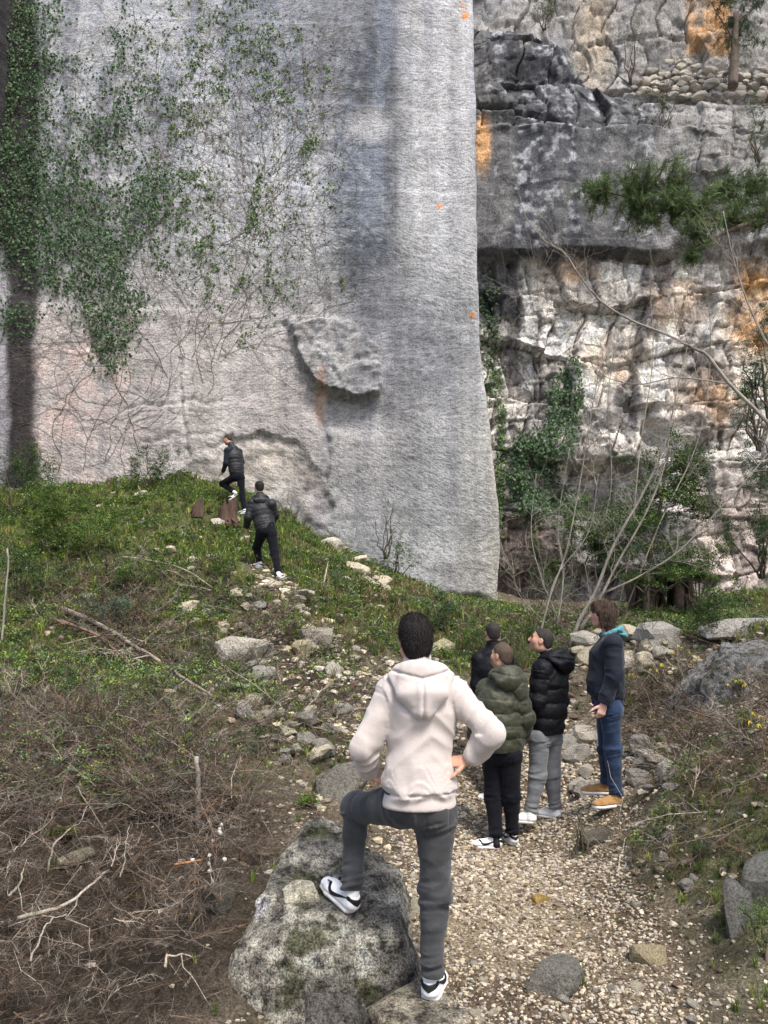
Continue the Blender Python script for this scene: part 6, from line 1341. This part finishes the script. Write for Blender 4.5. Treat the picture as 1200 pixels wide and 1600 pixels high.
# the long arching branch belongs to a tree standing just out of the frame
bx_ = P(1330, 1050, 7.5); bx_[2] = float(ground(bx_[0], bx_[1])) - .05; bz = lambda dz: (bx_ + np.array([0, 0, dz]))
bare_tree('long arching bare branch reaching in from the right across the pale cliff', bx_, [
    ([bx_ + 0.0, bz(1.0), P(1300, 820, 7.6), P(1260, 620, 7.6), P(1270, 400, 7.7)], .09, .03),
    ([P(1275, 745, 7.6), P(1195, 655, 7.7), P(1140, 600, 7.8), P(1105, 555, 7.9), P(1085, 545, 7.9), P(1040, 522, 8.0), P(985, 500, 8.1), P(938, 470, 8.2), P(905, 430, 8.3), P(882, 395, 8.4), P(850, 375, 8.5), P(822, 340, 8.5), P(812, 305, 8.5)], .035, .004),
    ([P(1140, 600, 7.8), P(1060, 590, 8.0), P(1000, 600, 8.2), P(950, 590, 8.3), P(915, 560, 8.4)], .014, .003),
    ([P(1262, 600, 7.6), P(1215, 560, 7.6), P(1180, 500, 7.7), P(1150, 420, 7.8), P(1130, 330, 7.9)], .03, .005),
    ([P(938, 470, 8.2), P(890, 482, 8.3), P(850, 470, 8.4), P(820, 430, 8.5)], .009, .003)], 5, ntw=10, twl=.8)
# leafy evergreen sapling against the cliff
def leafy_tree(label, base, trunk, clumps, n, pal, lsc, seed, tm=None, name='evergreen_tree', mat=None, nper=None, flat=.45):
    root = empty(name, base); tag(root, label, 'tree'); rg = np.random.default_rng(seed); q = np.array([P(*p) for p in trunk]) - base; path, (v, f) = limb(q, .07, .02, 24)
    link('trunk', mkmesh('trunk', v, f, m_bark, np.tile((.11, .09, .07), (len(v), 1))), root); g = Geo(); gb = Geo()
    for (px, py, Y, rx, rz_) in clumps:
        c = P(px, py, Y) - base; rx_ = rx * Y / 1200; rz2 = rz_ * Y / 1200; m = int(n * rx * rz_ / sum(a[3] * a[4] for a in clumps)) + 1
        kk = max(3, m // 14); sub = rg.normal(0, .5, (kk, 3)); s_ = sub[rg.integers(0, kk, m)] + rg.normal(0, .17, (m, 3)); p = c + s_ * (rx_, rx_ * .8, rz2)
        stamp(g, tm or SPR, p, rotz(rg.uniform(0, 6.28, m)) @ rotx(rg.normal(0, flat, m)), rg.uniform(*lsc, m), pick(rg, pal, m))
        k = np.argmin(np.linalg.norm(path - c, axis=1)); w_ = wander(path[max(0, k - 3)], c, 7, .15, seed + int(px)); vv, ff = tube(w_, np.linspace(.022, .006, 7), 4); gb.add(vv, ff, (.13, .11, .09))
        for s2 in sub[:6]: vv, ff = tube(wander(c, c + s2 * (rx_, rx_ * .8, rz2), 5, .15, int(px)), np.linspace(.008, .003, 5), 3); gb.add(vv, ff, (.13, .11, .09))
    o = g.build('crown', mat or m_leaf, root, False); o['kind'] = 'stuff'; o = gb.build('branches', m_bark, root); o['kind'] = 'stuff'; return root
bt = P(1010, 960, 14.5); bt[2] = float(ground(bt[0], bt[1])) - .05
leafy_tree('bushy evergreen sapling with glossy leaves in front of the right cliff', bt, [(1010, 985, 14.5), (1012, 900, 14.5), (1030, 800, 14.6), (1045, 700, 14.8)],
    [(960, 830, 14, 50, 34), (1000, 800, 14.5, 60, 36), (1060, 770, 14.6, 50, 36), (1040, 720, 14.9, 50, 30), (1075, 740, 15, 40, 30), (950, 870, 14, 40, 20), (1020, 860, 14.4, 60, 20), (1060, 900, 14.2, 50, 14), (1005, 905, 13.8, 40, 12), (1085, 790, 14.6, 30, 30), (1100, 900, 14.2, 30, 12), (930, 850, 13.9, 24, 26)], 4200, GRN + GRN[:3] + DK + [(.15, .21, .06)], (.08, .14), 6)
leafy_tree('dark leaning evergreen at the right edge beside the pale cliff', P(1240, 960, 14), [(1240, 990, 14), (1225, 800, 14), (1200, 650, 14), (1190, 560, 14)],
    [(1180, 600, 14, 34, 30), (1165, 660, 14, 28, 24), (1195, 740, 14, 36, 40), (1175, 820, 14, 40, 30), (1195, 500, 14, 20, 36), (1150, 700, 14, 18, 12)], 900, DK + GRN[:1], (.06, .10), 7)
# pine with a needle-covered bough
def needle_tuft(seed, n=15):
    rg = np.random.default_rng(seed); g = Geo()
    for i in range(n):
        d = unit(np.array([1.0, 0, 0]) * rg.uniform(.5, 1.3) + rg.normal(0, .38, 3)); o = np.array([rg.uniform(-1.1, .3), 0, 0]); s_ = unit(np.cross(d, rg.normal(0, 1, 3))) * .020; c = rg.uniform(.6, 1.5); g.add([o - s_, o + s_, o + d * rg.uniform(.6, 1.0)], [(0, 1, 2)], (c, c, c))
    return g.get()
NT = [needle_tuft(i) for i in range(5)]
def pine(label, base, limbs, ends, n, spread, seed, trunk=None, tl=.13, pal=((.06, .105, .03), (.085, .14, .04), (.12, .18, .05), (.04, .07, .025)), rt=(.12, .05)):
    root = empty('pine_tree', base); tag(root, label, 'pine'); rg = np.random.default_rng(seed)
    q = np.array(trunk) - base; path, (v, f) = limb(q, rt[0], rt[1], 16, 8); link('trunk', mkmesh('trunk', v, f, m_bark, np.tile((.12, .095, .075), (len(v), 1))), root)
    allp = []
    for pts in limbs:
        q = np.array([P(*p) for p in pts]) - base; path, (v, f) = limb(q, .035, .008, 24); allp.append(path[5:]); link('limb', mkmesh('limb', v, f, m_bark, np.tile((.12, .095, .075), (len(v), 1))), root)
    allp = np.concatenate(allp); g = Geo(); gb = Geo()
    P0 = []; D0 = []
    for (px, py, Y, rx, rz_) in ends:
        c = P(px, py, Y) - base; m = int(n * rx * rz_ / sum(a[3] * a[4] for a in ends)); a0 = allp[np.argmin(np.linalg.norm(allp - c, axis=1))]; sc = Y / 1200
        nb = max(4, m // 12)
        for b_ in range(nb):
            e = c + rg.normal(0, .7, 3) * (rx * sc, rx * sc, rz_ * sc); w_ = wander(a0, e, 8, .12, seed + b_ + int(px)); vv, ff = tube(w_, np.linspace(.009, .003, 8), 3, False); gb.add(vv, ff, (.10, .08, .06))
            for t in range(m // nb): k = rg.integers(3, 8); P0.append(w_[k] + rg.normal(0, .025, 3)); D0.append(unit(w_[k] - w_[k - 1] + rg.normal(0, .35, 3) + (0, 0, .35)))
    P0 = np.array(P0); D0 = np.array(D0); m = len(P0); s_ = np.cross(D0, np.tile((0, 0, 1.0), (m, 1))) + 1e-4; s_ /= np.linalg.norm(s_, axis=1)[:, None]; u_ = np.cross(s_, D0); R = np.stack([D0, s_, u_], -1)
    stamp(g, NT, P0, R, rg.uniform(.7, 1.2, m) * tl * .85, pick(rg, pal, m)); o = g.build('crown', m_needle, root, False); o['kind'] = 'stuff'; o = gb.build('branchlets', m_bark, root); o['kind'] = 'stuff'; return root
bp = P(1380, 1000, 8.8); bp[2] = float(ground(bp[0], bp[1])) - .05
pine('dark green pine bough reaching in from the right edge at mid height', bp, [[(1390, 380, 8.8), (1290, 350, 8.8), (1200, 345, 8.8), (1130, 345, 8.8), (1060, 320, 8.8), (990, 310, 8.8), (930, 295, 8.8)], [(1300, 350, 8.8), (1210, 300, 8.9), (1150, 290, 8.9)], [(1180, 345, 8.8), (1120, 370, 8.7), (1085, 400, 8.7)]],
    [(950, 300, 8.8, 34, 16), (1000, 285, 8.8, 36, 22), (1050, 275, 8.8, 30, 20), (985, 330, 8.8, 30, 16), (1045, 325, 8.7, 40, 22), (1090, 320, 8.8, 34, 22), (1130, 300, 8.9, 34, 18), (1175, 295, 8.9, 34, 18), (1190, 325, 8.8, 22, 22), (1085, 360, 8.7, 34, 14), (1080, 400, 8.7, 18, 14), (1010, 352, 8.7, 26, 10), (1150, 335, 8.7, 34, 14), (915, 292, 8.8, 14, 8)], 3600, 0, 8, [bp + 0, bp + (0, 0, 3.0), bp + (.1, 0, 6.5)])
pine('dark pine with a slim black trunk on the cliff top beside the stone wall', P(1145, 132, 23.6), [[(1146, 60, 23.6), (1120, 20, 23.6), (1105, -10, 23.6)], [(1146, 40, 23.6), (1180, 10, 23.6)]], [(1150, 40, 23.6, 26, 34), (1175, 70, 23.6, 22, 22), (1130, 0, 23.6, 30, 26), (1180, 0, 23.6, 26, 26), (1160, 90, 23.5, 10, 20)], 520, 0, 9, [P(1145, 135, 23.6), P(1147, 90, 23.6), P(1150, 20, 23.6)], .30, ((.03, .06, .02), (.05, .08, .03)), (.18, .1))
# weathered brown stumps on the hilltop
def stump(px, py, w, h, label, seed):
    g0 = hit(px, py); s_ = g0[1] / 1200; rg = np.random.default_rng(seed); n = 28; m = 9; an = np.linspace(0, 2 * math.pi, n, endpoint=False); rr = w * s_ / 2 * (1 + .16 * np.sin(an * 3 + seed) + .10 * rg.normal(0, 1, n)); V = []
    for j in range(m):
        t = j / (m - 1); top = h * s_ * (1 + .22 * np.sin(an + 1) + .10 * rg.normal(0, 1, n) * (j == m - 1)); rj = rr * (1.08 - .12 * min(1, t * 2.2) - .05 * t); V.append(np.stack([rj * np.cos(an), rj * np.sin(an), top * t - .05], -1))
    V = np.concatenate(V + [np.array([[0, 0, h * s_ * .80]])]); i = np.arange(m - 1)[:, None] * n + np.arange(n); j = np.arange(m - 1)[:, None] * n + (np.arange(n) + 1) % n; f = np.stack([i, j, j + n, i + n], -1).reshape(-1, 4); f = np.concatenate([f[:, :3], f[:, [0, 2, 3]], np.stack([(m - 1) * n + np.arange(n), (m - 1) * n + (np.arange(n) + 1) % n, np.full(n, m * n)], -1)])
    root = empty('tree_stump', g0); tag(root, label, 'stump'); c = np.tile((.075, .05, .038), (len(V), 1)) * (1 + .5 * fbm(V[:, 0] * 30, V[:, 1] * 30, V[:, 2] * 2, 3))[:, None]
    link('wood', mkmesh('wood', V, f, m_bark, c, False), root)
    for k in range(4):
        a = rg.uniform(0, 6.28); r_ = w * s_ / 2; v_, f_ = tube(wander((math.cos(a) * r_ * .8, math.sin(a) * r_ * .8, .1), (math.cos(a) * r_ * 1.9, math.sin(a) * r_ * 1.9, -.06), 5, .1, k), [.022, .02, .017, .012, .006], 5); link('root', mkmesh('root', v_, f_, m_bark, np.tile((.08, .05, .035), (len(v_), 1))), root)
stump(353, 820, 30, 38, 'taller brown weathered stump below the feet of the upper climber', 1); stump(308, 806, 17, 25, 'smaller brown stump left of the taller one', 2)
# dead stump with hanging roots under the cliff
bs = P(1035, 965, 15.8); bs[2] = float(ground(bs[0], bs[1])); root = empty('dead_stump', bs); tag(root, 'big dark dead stump with hanging roots and a mossy top under the right cliff', 'stump'); rg = np.random.default_rng(5)
for i in range(46):
    u = rg.uniform(985, 1078); a = P(u, 895 + rg.uniform(-3, 6), 15.8 + rg.uniform(-.4, .4)) - bs; b_ = P(u + rg.normal(0, 6), 955 + rg.uniform(-8, 12), 15.6 + rg.uniform(-.4, .4)) - bs; r_ = rg.uniform(.015, .07) if i > 6 else .16; v_, f_ = tube(wander(a, b_, 6, .08, i), np.linspace(r_ * 1.1, r_ * .6, 6), 5); link('root', mkmesh('root', v_, f_, m_bark, np.tile(np.array((.05, .036, .027)) * rg.uniform(.6, 1.8), (len(v_), 1))), root)
v, f = rock_shape(77, 4, (.62, .45, .12), jag=.2, fr=5); link('mossy_top', mkmesh('mossy_top', v, f, m_boulder, np.tile((.09, .10, .03), (len(v), 1)) * (1 + .5 * fbm(v[:, 0] * 6, v[:, 1] * 6, v[:, 2] * 6, 3))[:, None]), root, P(1035, 888, 15.8) - bs)
# fallen branches and sticks
def stick(pts, r, label, col=(.26, .22, .18), name='fallen_branch', lift=.04, cat='branch', seed=0, side=3, n=22, rend=.35):
    q = []
    for p in pts:
        if len(p) == 2: h_ = hit(*p); h_[2] += lift
        else: h_ = hit(p[0], p[1]); h_[2] += p[2]
        q.append(h_)
    base = q[0] - (0, 0, lift); path = smoothpath(np.array(q) - base, n); rg = np.random.default_rng(seed); path = path + np.cumsum(rg.normal(0, .004, path.shape), 0); v, f = tube(path, np.linspace(r, r * rend, len(path)), 6)
    root = empty(name, base); tag(root, label, cat); link('stem', mkmesh('stem', v, f, m_bark, np.tile(col, (len(v), 1)) * (1 + .4 * fbm(v[:, 0] * 9, v[:, 1] * 9, v[:, 2] * 9, 3))[:, None]), root)
    for i in range(side):
        k = rg.integers(4, n - 3); d = unit(path[k + 1] - path[k] + rg.normal(0, .6, 3)); L = rg.uniform(.15, .45) * (1 + base[1] / 12); v, f = tube(wander(path[k], path[k] + d * L, 6, .15, seed + i), np.linspace(r * .4, r * .12, 6), 4); link('twig', mkmesh('twig', v, f, m_bark, np.tile(col, (len(v), 1))), root)
stick([(95, 968), (160, 998), (230, 1042), (290, 1085), (332, 1112)], .032, 'long pale fallen branch lying diagonally across the left brush', lift=.14, seed=1, side=5)
stick([(88, 985), (150, 1010), (200, 1055), (250, 1110)], .022, 'reddish fallen branch just below the long pale one', (.16, .10, .08), lift=.12, seed=2, side=5)
stick([(20, 1535), (65, 1518), (105, 1503), (140, 1475), (172, 1448)], .012, 'thick grey stick on the brush at the lower left', (.30, .27, .22), lift=.30, seed=3, side=2, rend=.5)
stick([(8, 1498), (25, 1465), (32, 1420)], .009, 'short forked pale stick at the left edge', (.30, .27, .21), lift=.28, seed=4, side=2)
stick([(70, 1445), (80, 1400), (105, 1370), (130, 1350), (145, 1315)], .007, 'thin arching grey stick through the brush', (.24, .21, .18), lift=.28, seed=5, side=3)
stick([(182, 1450), (190, 1410), (195, 1372)], .006, 'thin twig standing up in the brush', (.28, .25, .2), lift=.28, seed=6, side=1)
stick([(255, 1600), (262, 1575), (285, 1568), (310, 1578)], .007, 'bent pale twig at the bottom beside the boulder', (.42, .36, .28), lift=.24, seed=7, side=1)
stick([(45, 1600), (60, 1560), (80, 1530), (100, 1515)], .006, 'pale twig at the bottom left corner', (.36, .32, .26), lift=.28, seed=8, side=1)
stick([(260, 1240), (300, 1290), (325, 1340), (340, 1368)], .010, 'curved reddish brown branch above the orange splinter', (.18, .12, .09), lift=.22, seed=9, side=4)
stick([(190, 885), (240, 890), (290, 905), (330, 930)], .018, 'thin pale branch across the upper brush below the greenery', (.30, .26, .22), lift=.15, seed=10, side=3)
stick([(215, 770), (235, 815), (255, 840)], .014, 'short brown stick leaning on the green hilltop', (.22, .17, .12), lift=.15, seed=11, side=0)
stick([(505, 925), (512, 890), (520, 865)], .014, 'pale curved stick standing in the grass right of the lower climber', (.40, .36, .28), lift=.1, seed=12, side=0)
stick([(460, 870), (470, 900), (490, 935)], .008, 'dark thin stick in the grass right of the lower climber', (.08, .06, .05), lift=.2, seed=13, side=0)
stick([(960, 1150), (1000, 1140), (1060, 1128)], .018, 'long grey branch at the foot of the brown brush pile', (.30, .26, .22), lift=.05, seed=14, side=3)
stick([(1150, 1125), (1175, 1115), (1200, 1095)], .022, 'dark root-like branch on the right bank', (.12, .09, .07), lift=.06, seed=15, side=1)
stick([(965, 1370), (972, 1340), (975, 1310)], .006, 'pale forked twig on the gravel below the tan shoes', (.42, .38, .32), lift=.02, seed=16, side=3)
for (a, b_, r_, lb, sd) in (((310, 1292), 100, .022, 'upright grey dead stem standing in the brush', 1), ((4, 1010), 150, .014, 'thin pale stem standing at the left edge', 2)):
    g0 = hit(*a); h_ = b_ / 1200 * g0[1]; v, f = tube(wander((0, 0, -.05), (-.03, 0, h_), 10, .03, sd), np.linspace(r_, r_ * .7, 10), 7); r0_ = empty('dead_sapling', g0); tag(r0_, lb, 'dead sapling'); (link('trunk', mkmesh('trunk', v, f, m_bark, np.tile((.24, .22, .19), (len(v), 1))), r0_))
# orange split wood, dry white seed heads
g0 = hit(292, 1428); F = Field((-.09, -.02, -.02), (.09, .02, .02), .004); F.cone((-.075, 0, 0), (.075, .004, .01), (.011, .005), (.008, .004), .004, side=(0, 1, 0)); F.disp(lambda p, a: .002 * fbm(p[:, 0] * 60, p[:, 1] * 200, p[:, 2] * 200, 2)); v, f = F.mesh()
o = link('wood_splinter', mkmesh('wood_splinter', v, f, m_bark, np.tile((.42, .18, .07), (len(v), 1))), None, g0 + (0, 0, .26)); o.rotation_euler = (0, -.06, .15); tag(o, 'freshly split orange piece of wood on the brush', 'wood')
for (px, py, lb) in ((345, 1360, 'upper dry twig with white seed heads beside the boulder'), (333, 1425, 'lower dry twig with white seed heads beside the boulder')):
    g0 = hit(px, py) + (0, 0, .22); root = empty('seed_head_twig', g0); tag(root, lb, 'dry plant'); rg = np.random.default_rng(px)
    for i in range(5):
        e = rg.normal(0, .05, 3) + (0, -.03, .03); v, f = tube(wander((0, 0, -.12), e, 5, .1, i), [.003, .003, .002, .002, .002], 3); link('stem', mkmesh('stem', v, f, m_bark, np.tile((.3, .27, .22), (len(v), 1))), root)
        v, f = rock_shape(300 + i, 2, (.014, .014, .014), jag=.2); link('seed_head', mkmesh('seed_head', v, f, m_flower, np.tile((.62, .60, .55), (len(v), 1))), root, e)
